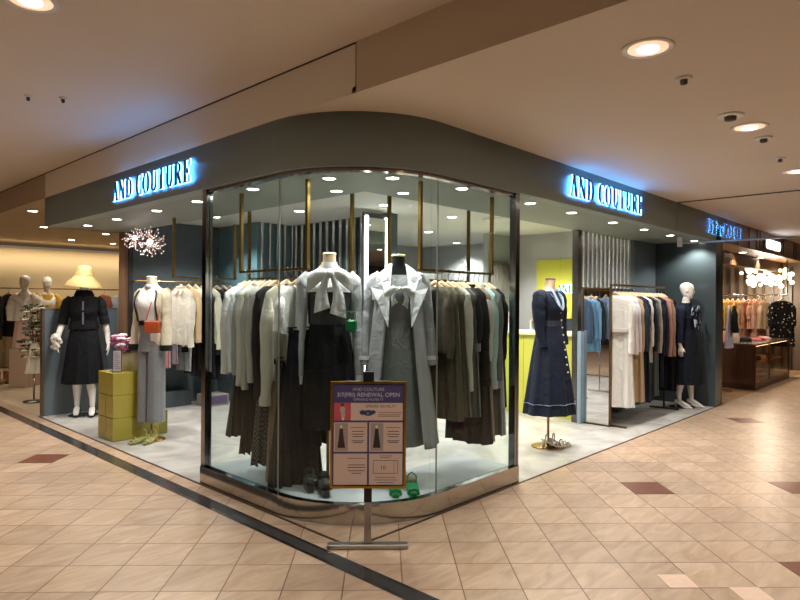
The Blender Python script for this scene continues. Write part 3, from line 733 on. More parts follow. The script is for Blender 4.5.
# wide lapels: folded leaf shapes with thickness
for sd in (-1, 1):
    o_ = [(.050, -.062, 1.525), (.105, -.045, 1.49), (.175, -.055, 1.43), (.145, -.125, 1.405), (.215, -.125, 1.345), (.165, -.168, 1.24), (.120, -.182, 1.13), (.085, -.185, 1.05), (.078, -.172, 1.20), (.072, -.145, 1.32), (.060, -.10, 1.42)]
    A_ = [(sd*x, y-.006, z+ZC) for x, y, z in o_]; B_ = [(sd*x, y+.008, z+ZC) for x, y, z in o_]
    mb = MB(); cen = (sd*.115, -.145, 1.32+ZC); n = len(o_)
    mb.add(A_+[cen]+B_+[(cen[0], cen[1]+.012, cen[2])], [(i, (i+1) % n, n) for i in range(n)]+[(n+1+(i+1) % n, n+1+i, 2*n+1) for i in range(n)]+[(i, n+1+i, n+1+(i+1) % n, (i+1) % n) for i in range(n)], False)
    mb.build('lapel', LAPEL, co)
    sl = worn_sleeve(co, COATM, [(sd*.13, .01, 1.44+ZC), (sd*.19, .01, 1.39+ZC), (sd*.225, .01, 1.15+ZC), (sd*.245, -.01, .95+ZC), (sd*.25, -.04, .76+ZC)], [.05, .066, .058, .052, .046], seed=sd+3)
    MB().tube([(sd*.248, -.033, .83+ZC), (sd*.249, -.036, .80+ZC)], .054, 14).build('cuff_strap', LAPEL, sl)
    # storm flap over the shoulder
    rings = []
    for i in range(7):
        u = i/6; rings.append([(sd*(.06+.14*q), -.02-.085*math.cos(q*1.2)*(.6+.4*u)-.03*u, 1.47-.05*q-.17*u+ZC) for q in [k/6 for k in range(7)]])
    mb = MB(); mb.loft(rings, closed=False); mb.build('storm_flap', plain('98999d', .5), co)
MB().loft([sell(.078, .066, 28, 1, 0, .045, 1.455+ZC), sell(.088, .070, 28, 1, 0, .052, 1.48+ZC), sell(.07, .060, 28, 1, 0, .040, 1.53+ZC)], cap0=False, cap1=False).build('back_collar', LAPEL, co)
co.modifiers.new('t', 'SOLIDIFY').thickness = .001

# -- shoes
def heel(side=1, col=BLACKM, h=.05, L=.23, strap=3, platform=.01, name='shoe', metal=None):
    "one shoe pointing to -y, returned as an MB; sole, straps"
    mb = MB(); rings = []
    for i in range(11):
        u = i/10; y = .09-L*u; wd = .020+.020*math.sin(PI*min(1, .25+u*.75))*1.1; z = h*(1-min(1, u/.62)**1.2) if u < .62 else 0
        rings.append([(-wd, y, z), (wd, y, z), (wd, y, z+platform+.006), (-wd, y, z+platform+.006)])
    mb.loft(rings, smooth=False)
    if h > .02: mb.tube([(0, .078, h), (0, .082, 0)], 0, 10, [.018, .010])
    return mb
def sandal(parent, mat, loc, rz, h=.05, chunky=False, straps=((-.10, .034, .03), (-.06, .038, .05), (.05, .03, .08)), nm='sandal'):
    mb = heel(h=h, platform=.022 if chunky else .008)
    o = mb.build('sole', mat, parent, loc, rz)
    m2 = MB()
    for y, wd, hh in straps:
        zb = h*max(0, min(1, (y+.06)/.13))
        m2.tube([(-wd, y, zb+.01), (-wd*.8, y-.004, zb+hh*.8), (0, y-.006, zb+hh), (wd*.8, y-.004, zb+hh*.8), (wd, y, zb+.01)], .007 if not chunky else .012, 8)
    m2.build('straps', mat, o)
    return o
def pair(name, label, mat, pos, group=None, **kw):
    for i, (x, y, z, a) in enumerate(pos):
        t2 = thing(name, label % ['left', 'right'][i] if '%s' in label else label, 'sandal', (x, y, z), a, group)
        sandal(t2, mat, (0, 0, 0), 0, **kw)
BLEA = plain('16161a', .35, 0, .05, 20)
for i, (x, y, z, a) in enumerate(((.30, .80, .128, -.6), (.31, .64, .128, -.6))):
    t2 = thing('platform_sandal', 'chunky black ruched sandal on the window floor, %s one of the pair' % ('left' if i == 0 else 'right'), 'sandal', (x, y, z+.004), a)
    o = heel(h=.0, platform=.04).build('sole', BLEA, t2)
    mb = MB()
    for q in range(3):
        for k in range(4): mb.ball((-.03+.02*k, -.10+.05*q, .065+.012*math.sin(k*1.1)), .024, 5, 1, 1.1, 1)
    mb.build('ruched_upper', BLEA, o)
    mb = MB(); mb.ball((0, .06, .09), .04, 7, 1, .7, 1.1); mb.build('heel_ruffle', BLEA, o)
for i, (x, y, a) in enumerate(((.66, .28, -.75), (.76, .20, -.75))):
    t2 = thing('heeled_sandal', 'emerald green heeled sandal on the window floor, %s one of the pair' % ('left' if i == 0 else 'right'), 'sandal', (x, y, .130), a)
    GRN = plain('0f8a4c', .3)
    o = sandal(t2, GRN, (0, 0, 0), 0, h=.02, chunky=True, straps=((-.10, .036, .05),))
    MB().tube([(-.03, .05, .03), (-.034, .07, .09), (0, .09, .115), (.034, .07, .09), (.03, .05, .03)], .006, 8).build('ankle_strap', GRN, o)

# -- mannequin with cream cardigan and grey trousers
TX, TY, ZT = .42, 3.66, .15
t_ = thing('dressed_mannequin', 'headless mannequin in cream cardigan and wide grey trousers beside the yellow cube', 'mannequin', (TX, TY, 0), math.atan2(-.95, .38))
torso_form(t_, ZT, SKIN, plain('e2dccc', .4), base_r=.14)
WHB = fabric('dedcd6'); CRM = fabric('cfc4ab'); NV = fabric('14161c')
bl = MB().loft(torso_rings(1.10, 1.49, .014, zo=ZT)).build('blouse', WHB, t_)
MB().loft([sell(.066, .062, 28, 1, 0, 0, 1.465+ZT), sell(.072, .07, 28, 1, 0, -.004, 1.48+ZT), sell(.060, .06, 28, 1, 0, -.004, 1.51+ZT)], cap1=False).build('collar', WHB, bl)
MB().loft(torso_rings(1.075, 1.125, .022, zo=ZT, steps=2)).build('belt', BLACKM, t_)
MB().lathe([(.022, 0), (.03, 0), (.03, .008), (.022, .008)], n=18).xf(Matrix.Rotation(PI/2, 4, 'X')).build('buckle', STEEL, t_, (.0, -.118, 1.10+ZT))
TRM = fabric('77797a', rough=.7)
trw = MB()
tr = trw.loft(skirt_rings(1.08+ZT, .80+ZT, .135, .10, .150, .112, .02, 8, 1)).build('trousers', TRM, t_)
for sd in (-1, 1): MB().loft(skirt_rings(.84+ZT, .20, .078, .095, .082, .10, .03, 6, sd, cy=0)).xf(Matrix.Translation((sd*.07, 0, 0))).build('trouser_leg', TRM, tr)
cg = MB(); rings = []
for i in range(15):
    u = i/14; z = 1.45+ZT-.34*u; hw, hd, cy = tw(z-ZT); ring = []; gap = .75+.35*u
    for j in range(41):
        a = -PI/2+gap+(2*PI-2*gap)*j/40; ring.append(((hw+.03)*math.cos(a), cy+(hd+.03)*math.sin(a), z))
    rings.append(ring+[(x*.95, y*.95, z_) for x, y, z_ in ring[::-1]])
cgo = cg.loft(rings).build('cardigan', CRM, t_)
for sd in (-1, 1):
    worn_sleeve(cgo, CRM, [(sd*.14, .01, 1.44+ZT), (sd*.185, .01, 1.39+ZT), (sd*.20, .01, 1.15+ZT), (sd*.215, -.02, .86+ZT)], [.05, .062, .056, .058], seed=sd)
    MB().tube([(sd*.215, -.02, .87+ZT), (sd*.216, -.022, .81+ZT)], .060, 14).build('cuff', BLACKM, cgo)
    rim = [( (tw(z)[0]+.034)*math.cos(-PI/2+sd*(.72+.35*(1.45-z)/.34)), tw(z)[2]+(tw(z)[1]+.034)*math.sin(-PI/2+sd*(.72+.35*(1.45-z)/.34)), z+ZT) for z in [1.45-.34*i/8 for i in range(9)]]
    MB().tube(rim, .008, 8).build('edging', BLACKM, cgo)
ORG = plain('9c4420', .4)
hb = MB().bevbox(-.08, .08, -.03, .03, -.10, .03, .014).build('shoulder_bag', ORG, t_, (.15, -.15, 1.10+ZT), .5)
MB().tube([(-.06, 0, .03), (-.03, .05, .2), (.0, .12, .32), (.05, .12, .2), (.06, 0, .03)], .006, 8).build('strap', ORG, hb)
MB().bevbox(-.03, .03, -.036, -.03, -.05, -.0, .002).build('flap', plain('a84218', .4), hb)
for i, (dx, dy, a) in enumerate(((-.14, -.06, .9), (-.06, -.13, .9))):
    t2 = thing('heeled_sandal', 'chartreuse strappy sandal on the round base beside the yellow cube, %s one' % ['rear', 'front'][i], 'sandal', (TX+dx, TY+dy, .014 if i else .014), face(TX, TY, -.9+i*.4))
    sandal(t2, plain('97945a', .3, 0, .1), (0, 0, 0), 0, h=.045)

# -- mannequin with navy dress
DX, DY, ZD = 3.16, .47, .15
t_ = thing('dressed_mannequin', 'headless mannequin in a navy button dress standing in the right shop front', 'mannequin', (DX, DY, 0), -.02)
torso_form(t_, ZD, plain('c4a789', .5), plain('6b5a48', .4), base_r=.17)
NAVY = fabric('1a2233', rough=.7); NAVL = fabric('4d5b70', rough=.7)
dr = MB().loft(torso_rings(1.08, 1.46, .016, zo=ZD)).build('dress', NAVY, t_)
MB().loft(skirt_rings(1.12+ZD, .36, .138, .108, .30, .255, .05, 10, 2)).build('dress_skirt', NAVY, dr)
MB().loft(torso_rings(1.06, 1.16, .021, zo=ZD, steps=3)).build('waist_smocking', fabric('4b566a', 'stripe', '232c3e'), dr)
for sd in (-1, 1):
    worn_sleeve(dr, NAVY, [(sd*.13, .01, 1.44+ZD), (sd*.19, .0, 1.41+ZD), (sd*.215, .0, 1.28+ZD), (sd*.22, -.02, 1.05+ZD), (sd*.215, -.06, .90+ZD)], [.05, .078, .072, .05, .038], seed=sd+1)
    mb = MB(); o_ = [(.045, -.045, 1.50), (.085, -.02, 1.475), (.10, -.09, 1.40), (.05, -.132, 1.30), (.0, -.142, 1.26), (.03, -.125, 1.34)]
    A_ = [(sd*x, y-.012, z+ZD) for x, y, z in o_]; B_ = [(x, y+.01, z) for x, y, z in A_]; n = len(o_)
    mb.add(A_+B_, [tuple(range(n)), tuple(range(2*n-1, n-1, -1))]+[(i, n+i, n+(i+1) % n, (i+1) % n) for i in range(n)], False); mb.build('collar', fabric('9fb0c4'), dr)
mb = MB()
for i in range(9): mb.ball((0, -.125-.011*i, 1.24+ZD-.075*i), .009, 5)
mb.build('buttons', plain('d8d4c8', .3), dr)
mb = MB().loft(skirt_rings(.475, .468, .292, .249, .294, .251, .05, 10, 2, steps=1)); mb.build('hem_stitching', fabric('6b7688'), dr)
for i, (dx, dy) in enumerate(((-.05, -.03), (.06, -.05))):
    t2 = thing('heeled_sandal', 'silver strappy sandal on the brass base of the navy dress stand, %s one' % ['left', 'right'][i], 'sandal', (DX+dx, DY+dy-.02, .014), .9)
    sandal(t2, plain('cfc6bc', .25, .6, .05), (0, 0, 0), 0, h=.07, straps=((-.11, .03, .03), (-.07, .036, .045), (-.03, .03, .05), (.05, .028, .07)))

# -- full figures
def hand(mb, w_, side, s=1.0, curl=.3, down=(0, 0, -1)):
    "palm with four fingers and a thumb, hanging below the wrist point w_"
    x, y, z = w_
    mb.loft([sell(.020*s, .026*s, 14, .9, x, y, z+.01), sell(.017*s, .036*s, 14, .9, x, y-.004, z-.04*s), sell(.015*s, .040*s, 14, .9, x, y-.006, z-.075*s), sell(.012*s, .036*s, 14, .9, x, y-.006, z-.09*s)])
    for i, L in enumerate((.062, .072, .068, .052)):
        yy = y-.034*s+.020*i*s; P = [(x, yy, z-.08*s), (x-side*.004, yy, z-.08*s-L*.5*s), (x-side*(.010+.02*curl), yy, z-.08*s-L*s)]
        mb.tube(P, 0, 8, [.0085*s, .008*s, .006*s])
    mb.tube([(x, y-.028*s, z-.025*s), (x-side*.012, y-.052*s, z-.055*s), (x-side*.018, y-.058*s, z-.085*s)], 0, 8, [.011*s, .009*s, .007*s])
def figure_mesh(arms, legs, head_yaw=0, voxel=.0065, nose=True):
    mb = MB()
    mb.loft(torso_rings(.84, 1.56, 0, 32, 26))
    H0 = 1.665; hm = MB()
    hr = [(-.118, .028, .03, -.025), (-.105, .045, .050, -.02), (-.08, .058, .068, -.014), (-.045, .068, .082, -.008), (0, .075, .092, -.002), (.04, .077, .097, .004), (.075, .070, .088, .008), (.10, .052, .065, .01), (.115, .026, .032, .01)]
    hm.loft([sell(a, b_, 24, 1, 0, c, z) for z, a, b_, c in hr])
    if nose:
        hm.loft([sell(.006, .006, 10, 1, 0, -.088, .018), sell(.009, .012, 10, 1, 0, -.094, -.005), sell(.013, .016, 10, 1, 0, -.094, -.028), sell(.006, .006, 10, 1, 0, -.088, -.036)])
        for sd in (-1, 1):
            hm.ball((sd*.030, -.080, .012), .014, 6, 1.2, .55, .6); hm.ball((sd*.030, -.082, .034), .012, 6, 1.9, .5, .4)
            hm.ball((sd*.077, .008, -.005), .02, 6, .35, .8, 1.3)
        hm.ball((0, -.083, -.058), .012, 6, 1.8, .6, .35); hm.ball((0, -.081, -.070), .011, 6, 1.5, .6, .4)
    hm.xf(Matrix.Translation((0, -.012, H0)) @ Matrix.Rotation(head_yaw, 4, 'Z')); mb.add(hm.v, hm.f)
    mb.tube([(0, 0, 1.46), (0, -.004, 1.53), (0, -.012, 1.60)], 0, 16, [.058, .048, .046])
    for sd, pts in arms:
        mb.tube(pts, 0, 14, [.046, .043, .036, .034, .026, .021][:len(pts)])
        hand(mb, pts[-1], sd)
    for sd, (hx, kx, ax, hy, ky, ay) in legs:
        mb.tube([(hx, hy, .90), (hx, hy, .78), ((hx+kx)/2, (hy+ky)/2, .66), (kx, ky, .50), (kx, ky+.006, .42), ((kx+ax)/2, (ky+ay)/2+.018, .34), (ax, ay+.006, .20), (ax, ay, .11)], 0, 16, [.085, .082, .070, .053, .050, .053, .036, .030])
        mb.tube([(ax, ay+.02, .085), (ax, ay-.03, .078), (ax, ay-.09, .042), (ax, ay-.15, .018)], 0, 12, [.032, .036, .036, .022], .8)
    o = mb.build('tmp', SKINW); md = o.modifiers.new('r', 'REMESH'); md.mode = 'VOXEL'; md.voxel_size = voxel; md.use_smooth_shade = True
    sm = o.modifiers.new('s', 'SMOOTH'); sm.factor = .5; sm.iterations = 3
    bpy.context.view_layer.update(); dg = bpy.context.evaluated_depsgraph_get()
    me = bpy.data.meshes.new_from_object(o.evaluated_get(dg)); bpy.data.objects.remove(o)
    me.materials.clear(); me.materials.append(SKINW)
    for p in me.polygons: p.use_smooth = True
    return me
def pump(par, mat, x, y):
    mb = MB(); rings = []
    for i in range(13):
        u = i/12; yy = y+.055-.23*u; wd = .012+.028*math.sin(PI*min(1, .22+u*.70)); zb = .065*(1-min(1, u/.6)**1.3); zt = zb+(.045 if u < .3 else .03)*(1-.3*u)
        rings.append([(x-wd, yy, zb), (x-wd*.4, yy, zb-.0), (x+wd*.4, yy, zb), (x+wd, yy, zb), (x+wd*1.02, yy, (zb+zt)/2), (x+wd*.7, yy, zt), (x-wd*.7, yy, zt), (x-wd*1.02, yy, (zb+zt)/2)])
    mb.loft(rings); mb.tube([(x, y+.045, .06), (x, y+.048, 0)], 0, 8, [.014, .006]); mb.build('shoe', mat, par)

# mannequin with straw hat
HX, HY = .41, 5.58
t_ = thing('dressed_mannequin', 'white mannequin in a straw hat, black jacket and long black skirt by the grey partition', 'mannequin', (HX, HY, .008), face(HX, HY, -.08))
arms = [(-1, [(-.165, .005, 1.42), (-.20, .01, 1.30), (-.235, .0, 1.12), (-.262, -.05, 1.02), (-.275, -.09, .93)]), (1, [(.165, .005, 1.42), (.20, .02, 1.30), (.235, .03, 1.14), (.262, .01, 1.0), (.275, -.03, .88)])]
legs = [(-1, (-.075, -.07, -.075, 0, -.01, .05)), (1, (.075, .08, .10, 0, -.05, -.03))]
t_.scale = (1.04, 1.04, 1.045)
me = figure_mesh(arms, legs, -.1)
b_ = bpy.data.objects.new('body', me); COL.objects.link(b_); b_.parent = t_
BLK = fabric('0c0d10'); NVS = fabric('0a0b10')
jk = MB().loft(torso_rings(1.08, 1.46, .022)).build('jacket', BLK, t_)
MB().loft(skirt_rings(1.16, 1.06, .155, .122, .168, .132, .02, 8, 1, steps=3)).build('jacket_peplum', BLK, jk)
for sd in (-1, 1): worn_sleeve(jk, BLK, [(sd*.14, .005, 1.44), (sd*.185, .01, 1.38), (sd*.22, .01, 1.2), (sd*.232, .01, 1.12)], [.05, .072, .068, .07], seed=sd)
MB().loft([sell(.10, .075, 28, 1, 0, .01, 1.44), sell(.115, .092, 28, 1, 0, .014, 1.475), sell(.085, .078, 28, 1, 0, .012, 1.535)], cap0=False, cap1=False).build('collar', BLK, jk)
MB().box(-.008, .008, -.142, -.128, 1.12, 1.40).build('neck_ribbon', plain('6a6d78', .5), jk)
MB().loft(skirt_rings(1.10, .40, .14, .11, .238, .19, .04, 11, 3)).build('skirt', NVS, t_)
ht = MB(); ht.lathe([(.210, 1.580), (.206, 1.590), (.165, 1.645), (.118, 1.692), (.099, 1.722), (.093, 1.78), (.079, 1.818), (.050, 1.840), (.001, 1.846), (.001, 1.838), (.046, 1.832), (.073, 1.81), (.086, 1.775), (.090, 1.72), (.110, 1.684), (.160, 1.635), (.206, 1.575)], (0, -.005, 0), 36)
HM = Matrix.Translation((0, -.01, 1.70)) @ Euler((.05, .07, 0)).to_matrix().to_4x4() @ Matrix.Translation((0, 0, -1.70)); ht.xf(HM)
ho = ht.build('straw_hat', plain('c4a66c', .7, 0, .1, 60, .3), t_)
MB().lathe([(.104, 1.718), (.0985, 1.745), (.096, 1.745), (.100, 1.718)], (0, -.005, 0), 36).xf(HM).build('hat_band', plain('b9975a', .6), ho)
for x, y in ((-.075, .05), (.10, -.03)): pump(t_, plain('1a1a1c', .2), x, y)
# scarf of white petals in her raised hand
mb = MB(); wp = arms[0][1][-1]
for i in range(16):
    a = i*2.4; mb.ball((wp[0]+.05*math.cos(a)*(i % 3)/2-.02, wp[1]-.02+.05*math.sin(a)*(i % 3)/2, wp[2]-.02-.01*(i-8)), .026, 5, 1.2, .8, 1)
s2 = mb.build('tied_scarf', fabric('e2ddd2'), COL and None, (0, 0, 0)); s2.parent = t_
MB().lathe([(.001, 0), (.17, 0), (.17, .008), (.001, .009)], (0, .05, -.008)).build('base', STEEL, t_)

# mannequin at the right end
MX, MY = 6.68, .29
t_ = thing('dressed_mannequin', 'white mannequin with head turned aside, navy bow blouse and long black skirt at right', 'mannequin', (MX, MY, .008), -.02)
arms = [(-1, [(-.165, .005, 1.42), (-.20, .02, 1.30), (-.225, .03, 1.14), (-.235, .02, 1.0), (-.24, -.01, .88)]), (1, [(.165, .005, 1.42), (.20, .02, 1.30), (.225, .03, 1.14), (.235, .02, 1.0), (.24, -.01, .88)])]
legs = [(-1, (-.075, -.08, -.10, 0, -.01, .05)), (1, (.075, .08, .11, 0, -.05, -.04))]
me = figure_mesh(arms, legs, .5); b_ = bpy.data.objects.new('body', me); COL.objects.link(b_); b_.parent = t_
NVP = fabric('1a2338', 'patch', 'b8c0cc')
bl = MB().loft(torso_rings(1.06, 1.49, .018)).build('blouse', fabric('161d30'), t_)
bow(bl, NVP, (0, -.13, 1.42), 1.2, .26, .05)
for sd in (-1, 1): worn_sleeve(bl, fabric('161d30'), [(sd*.14, .005, 1.44), (sd*.19, .01, 1.38), (sd*.225, .02, 1.15), (sd*.24, .0, .93)], [.05, .075, .065, .05], seed=sd)
MB().loft(skirt_rings(1.12, .34, .135, .108, .26, .20, .045, 12, 3)).build('skirt', fabric('11151f'), t_)
for x, y in ((-.10, .05), (.11, -.04)): pump(t_, plain('e4ded2', .4), x, y)
MB().lathe([(.001, 0), (.17, 0), (.17, .008), (.001, .009)], (0, .05, -.008)).build('base', STEEL, t_)

# half figures in the cream store
def bust_head(label, px, mats, zo, rz, skirt=None, draped=True):
    t2 = thing('dressed_mannequin', label, 'mannequin', (px[0], px[1], 0), rz)
    bd = MB(); bd.loft(torso_rings(.86, 1.56, 0, 28, 14, zo)); bd.tube([(0, 0, 1.46+zo), (0, -.01, 1.62+zo)], .048, 14); bd.build('body', SKINW, t2)
    h2 = MB(); h2.loft([sell(a, b_, 24, 1, 0, c-.012, z+1.665+zo) for z, a, b_, c in [(-.118, .028, .03, -.025), (-.08, .058, .068, -.014), (-.03, .072, .086, -.006), (.03, .077, .096, .004), (.08, .068, .085, .008), (.105, .045, .055, .01), (.118, .01, .01, .01)]]); h2.build('head', SKINW, t2)
    top = MB().loft(skirt_rings(1.46+zo, 1.0+zo, .10, .08, .20, .15, .05, 9, 1)).build('blouse', mats[0], t2)
    for sd in (-1, 1): worn_sleeve(top, mats[0], [(sd*.12, 0, 1.45+zo), (sd*.19, 0, 1.36+zo), (sd*.22, -.02, 1.2+zo), (sd*.21, -.05, 1.0+zo)], [.05, .085, .09, .06], seed=sd)
    if draped:
        mb = MB()
        for i in range(7): mb.ball((-.10+.035*i, -.13, 1.42+zo-.04*i), .045, 6, 1.3, .6, .8)
        mb.build('ruffle', mats[0], top)
    if skirt: MB().loft(skirt_rings(1.06+zo, skirt[1], .14, .11, .19, .15, .04, 10, 2)).build('skirt', skirt[0], t2)
    return t2
t2 = bust_head('white mannequin in a ruffled white blouse and pink skirt on the beige pedestal', (.70, 9.13), [fabric('e6ddcf')], .12, face(.7, 9.13, -.5), (fabric('d9b3a6'), .66))
MB().tube([(0, .01, .651), (0, .01, 1.0)], .014, 10).build('stand_rod', STEEL, t2)
t2 = bust_head('white mannequin in a mustard yellow top behind the low grey partition', (1.19, 9.63), [fabric('c99f3c')], .12, face(1.6, 9.2, .2), (fabric('b98f34'), .5), False)
MB().tube([(0, .01, .0), (0, .01, 1.0)], .02, 10).build('stand_rod', STEEL, t2)
MB().lathe([(.001, 0), (.16, 0), (.16, .01), (.001, .01)]).build('base', STEEL, t2)
MB().loft([sell(.078, .098, 24, 1, 0, -.008, 1.80), sell(.080, .100, 24, 1, 0, -.008, 1.795)], cap0=False, cap1=False).build('head_seam', plain('8b8478', .5), t2)
t_ = thing('display_pedestal', 'plain beige box pedestal in the cream store at far left', 'pedestal', (.70, 9.13, 0), .8)
MB().bevbox(-.19, .19, -.16, .16, 0, .65, .01).build('pedestal_body', plain('b79c86', .6, 0, .02), t_)

# ------------------------------------------------------------------ clothes rails in the glass corner
ceiling_rail('brass hanging rail parallel to the left window glass', (.33, .88), (.33, 1.78), 2.40, 1.74)
ceiling_rail('brass hanging rail parallel to the right window glass', (.94, .30), (1.87, .30), 2.40, 1.74)
ceiling_rail('second brass rail behind the left window rail', (1.0, 1.13), (1.0, 2.7), 2.60, 1.72)
ceiling_rail('second brass rail behind the right window rail', (1.30, .98), (2.44, .98), 2.60, 1.70)
ceiling_rail('brass rail frame hanging before the slate wall at left', (.68, 3.69), (1.44, 3.69), 2.40, 1.75)
W_ = fabric('dcdbd7'); IV = fabric('cfcabb'); LGY = fabric('9fa2a4'); GY = fabric('7d8082'); DGY = fabric('3b3c3f'); CH = fabric('262729'); BK = fabric('131315')
KH = fabric('6f6b5e'); TAN = fabric('927f6b'); MINT = fabric('9fc1bf'); BLU = fabric('7f94bd'); YG = fabric('c7cf8e')
gA = 'garments on the left window rail'; pA = 'left window rail'
def T(desc, **k): return (k.pop('kind', 'blouse'), desc, k)
items = [
 T('ruffled white blouse', c=W_, L=.60, sl=.62, collar=W_, frill=W_, top=.19, r1=.05, u=.02),
 T('blue and white striped blouse', c=fabric('c9ced6', 'stripe', 'e6e6e6'), L=.62, sl=.60, frill=W_, u=.11),
 T('pale grey long blouse', c=LGY, L=.66, sl=.62, u=.20),
 T('ivory long shirt', c=IV, L=.80, sl=.68, collar=IV, u=.29),
 T('soft grey knit', c=fabric('aeaca8'), L=.62, sl=.72, kind='knit_top', u=.38),
 T('grey beige blouse', c=fabric('b4b2aa'), L=.66, sl=.66, u=.47),
 T('brown black cardigan', c=fabric('2d2728'), L=.80, sl=.78, kind='cardigan', u=.56),
 T('cream puff-sleeved blouse', c=fabric('c9c5b4'), L=.72, sl=.80, cuff=fabric('c9c5b4'), r0=.058, r1=.05, puff=.02, u=.73),
 T('cropped white pleated blouse', c=W_, L=.36, sl=.25, k=14, fold=.014, btn=plain('b9b5a8'), u=.90),
]
for it in items: it[2].setdefault('top', .185); it[2]['hem'] = it[2]['top']*1.0
fill_rail(items, (.33, 1.74), (.33, .92), 1.74, 0, pA, gA, 'pale wooden hanger on the brass rail behind the left window glass', 'hangers on the left window rail')
gA2 = 'skirts hanging below the left window rail'
def low(kind, desc, x, y, z, rz, spec, grp, lab, cord=True):
    garment(kind, desc, (x, y, z), rz, spec, grp); h = hanger((x, y, z), rz, lab, grp+' hangers', clip=True)
# long skirts on extended clip hangers
def longskirt(desc, x, y, z, rz, spec, grp):
    garment('skirt', desc, (x, y, z), rz, spec, grp)
    t2 = thing('skirt_hanger', 'long-stemmed metal clip hanger for skirts on the window rails', 'hanger', (x, y, z), rz, 'long clip hangers')
    MB().box(-.16, .16, -.005, .005, -.105, -.096).box(-.15, -.13, -.028, .028, -.14, -.10).box(.13, .15, -.028, .028, -.14, -.10).build('clip_bar', CHROME, t2)
    MB().tube([(0, 0, -.10), (0, 0, 1.74-z-.03), (0, .014, 1.74-z), (0, 0, 1.74-z+.018), (0, -.014, 1.74-z)], .003, 6).build('stem', CHROME, t2)
longskirt('charcoal tiered pleated skirt under the pale blouses, furthest left in the window', .33, 1.60, 1.15, 0, dict(c=fabric('3a3833'), L=.62, hem=.22, k=16, fold=.03, thh=.09, rag=.01), gA2)
longskirt('dark olive grey long pleated skirt behind the chrome left post', .33, 1.42, 1.12, 0, dict(c=fabric('34322d'), L=.70, hem=.21, k=18, fold=.03, thh=.08, rag=.01), gA2)
longskirt('grey houndstooth pleated skirt under the ivory shirt', .33, 1.26, 1.14, 0, dict(c=fabric('5c5a55', 'check', '2a2826'), L=.78, hem=.21, k=14, fold=.03, thh=.06, rag=.01), gA2)
longskirt('beige wrap skirt with a slit below the cream blouse', .33, 1.12, 1.16, 0, dict(c=fabric('8e7a62'), L=.95, hem=.17, k=7, fold=.03, thh=.05), gA2)
longskirt('near-black flared long skirt reaching lowest behind the cream blouse', .33, 1.00, 1.14, 0, dict(c=fabric('222220'), L=.92, hem=.23, k=15, fold=.03, thh=.08, rag=.012), gA2)
longskirt('midnight navy skirt under the cropped white blouse', .33, .90, 1.40, 0, dict(c=fabric('10131c'), L=.86, hem=.20, k=12, fold=.03, thh=.07, rag=.012), gA2)

gB = 'garments on the right window rail'; pB = 'right window rail'
items = [
 T('dark textured tweed jacket', c=fabric('2e2a26', 'tweed', '6b6355'), L=.50, sl=.45, kind='jacket', u=.02),
 T('olive brown long dress', c=fabric('57503f'), L=1.02, sl=0, k=11, fold=.018, kind='dress', hem=.23, thh=.075, u=.13),
 T('khaki pleated pinafore dress', c=fabric('5d5748'), L=1.0, sl=0, k=13, fold=.018, kind='dress', hem=.23, thh=.07, u=.24),
 T('ivory long-sleeved blouse', c=fabric('b9b6aa'), L=.55, sl=.72, r1=.04, u=.32),
 T('grey green sleeveless dress', c=fabric('55564e'), L=1.02, sl=0, kind='dress', hem=.22, thh=.07, u=.42),
 T('black blouse with frilled grey cuffs', c=CH, L=.6, sl=.40, cuff=GY, frill=GY, u=.50),
 T('long black trench coat', c=fabric('1c1b1a'), L=1.26, sl=.68, cuff=fabric('0f0f0f'), collar=BK, kind='coat', hem=.22, thh=.10, r0=.06, r1=.05, u=.60),
 T('white and tan two-tone long dress', c=fabric('8a7561'), cs=fabric('c9c1b5'), L=1.25, sl=.5, kind='dress', hem=.2, thh=.06, u=.70),
 T('mint shirt with a silver cuff', c=MINT, L=.55, sl=.72, cuff=fabric('b9bdbd'), collar=MINT, u=.79),
 T('grey taupe long cardigan', c=fabric('6b6a66'), L=1.22, sl=.72, cuff=fabric('8f9090'), kind='cardigan', hem=.21, thh=.06, u=.88),
 T('black sheer-sleeved dress', c=fabric('1b1d1d'), L=1.0, sl=.5, kind='dress', u=.98),
]
for it in items: it[2]['thh'] = min(.055, it[2].get('thh', .04)); it[2].setdefault('top', .175); it[2].setdefault('hem', it[2]['top'])
fill_rail(items, (1.10, .30), (1.84, .30), 1.74, -PI/2, pB, gB, 'pale wooden hanger on the brass rail behind the right window glass', 'hangers on the right window rail')
# a fitted set deeper in
fill_rail([T('slate grey blouse', c=LGY, L=.62), T('cornflower blue blouse', c=BLU, L=.7), T('lime yellow knit', c=YG, L=.68, kind='knit_top'), T('pale blue shirt', c=fabric('9fb3cf'), L=.72), T('dark grey jacket', c=DGY, L=.7, kind='jacket')],
          (1.0, 2.6), (1.0, 1.18), 1.72, 0, 'second left window rail', 'garments on the second left window rail', 'pale wooden hanger on the second left window rail', 'hangers on the second left window rail')
fill_rail([T('pale beige blouse', c=IV, L=.6), T('oatmeal jacket', c=fabric('b5ab98'), L=.62, kind='jacket'), T('dark brown dress', c=fabric('3a332d'), L=1.0, kind='dress', sl=0), T('stone grey blouse', c=GY, L=.6), T('off-white shirt', c=W_, L=.65), T('sage green blouse', c=fabric('8a9684'), L=.6), T('charcoal jacket', c=DGY, L=.62, kind='jacket'), T('grey wool dress', c=GY, L=.95, kind='dress')],
          (1.36, .98), (2.38, .98), 1.70, -PI/2, 'second right window rail', 'garments on the second right window rail', 'pale wooden hanger on the second right window rail', 'hangers on the second right window rail')
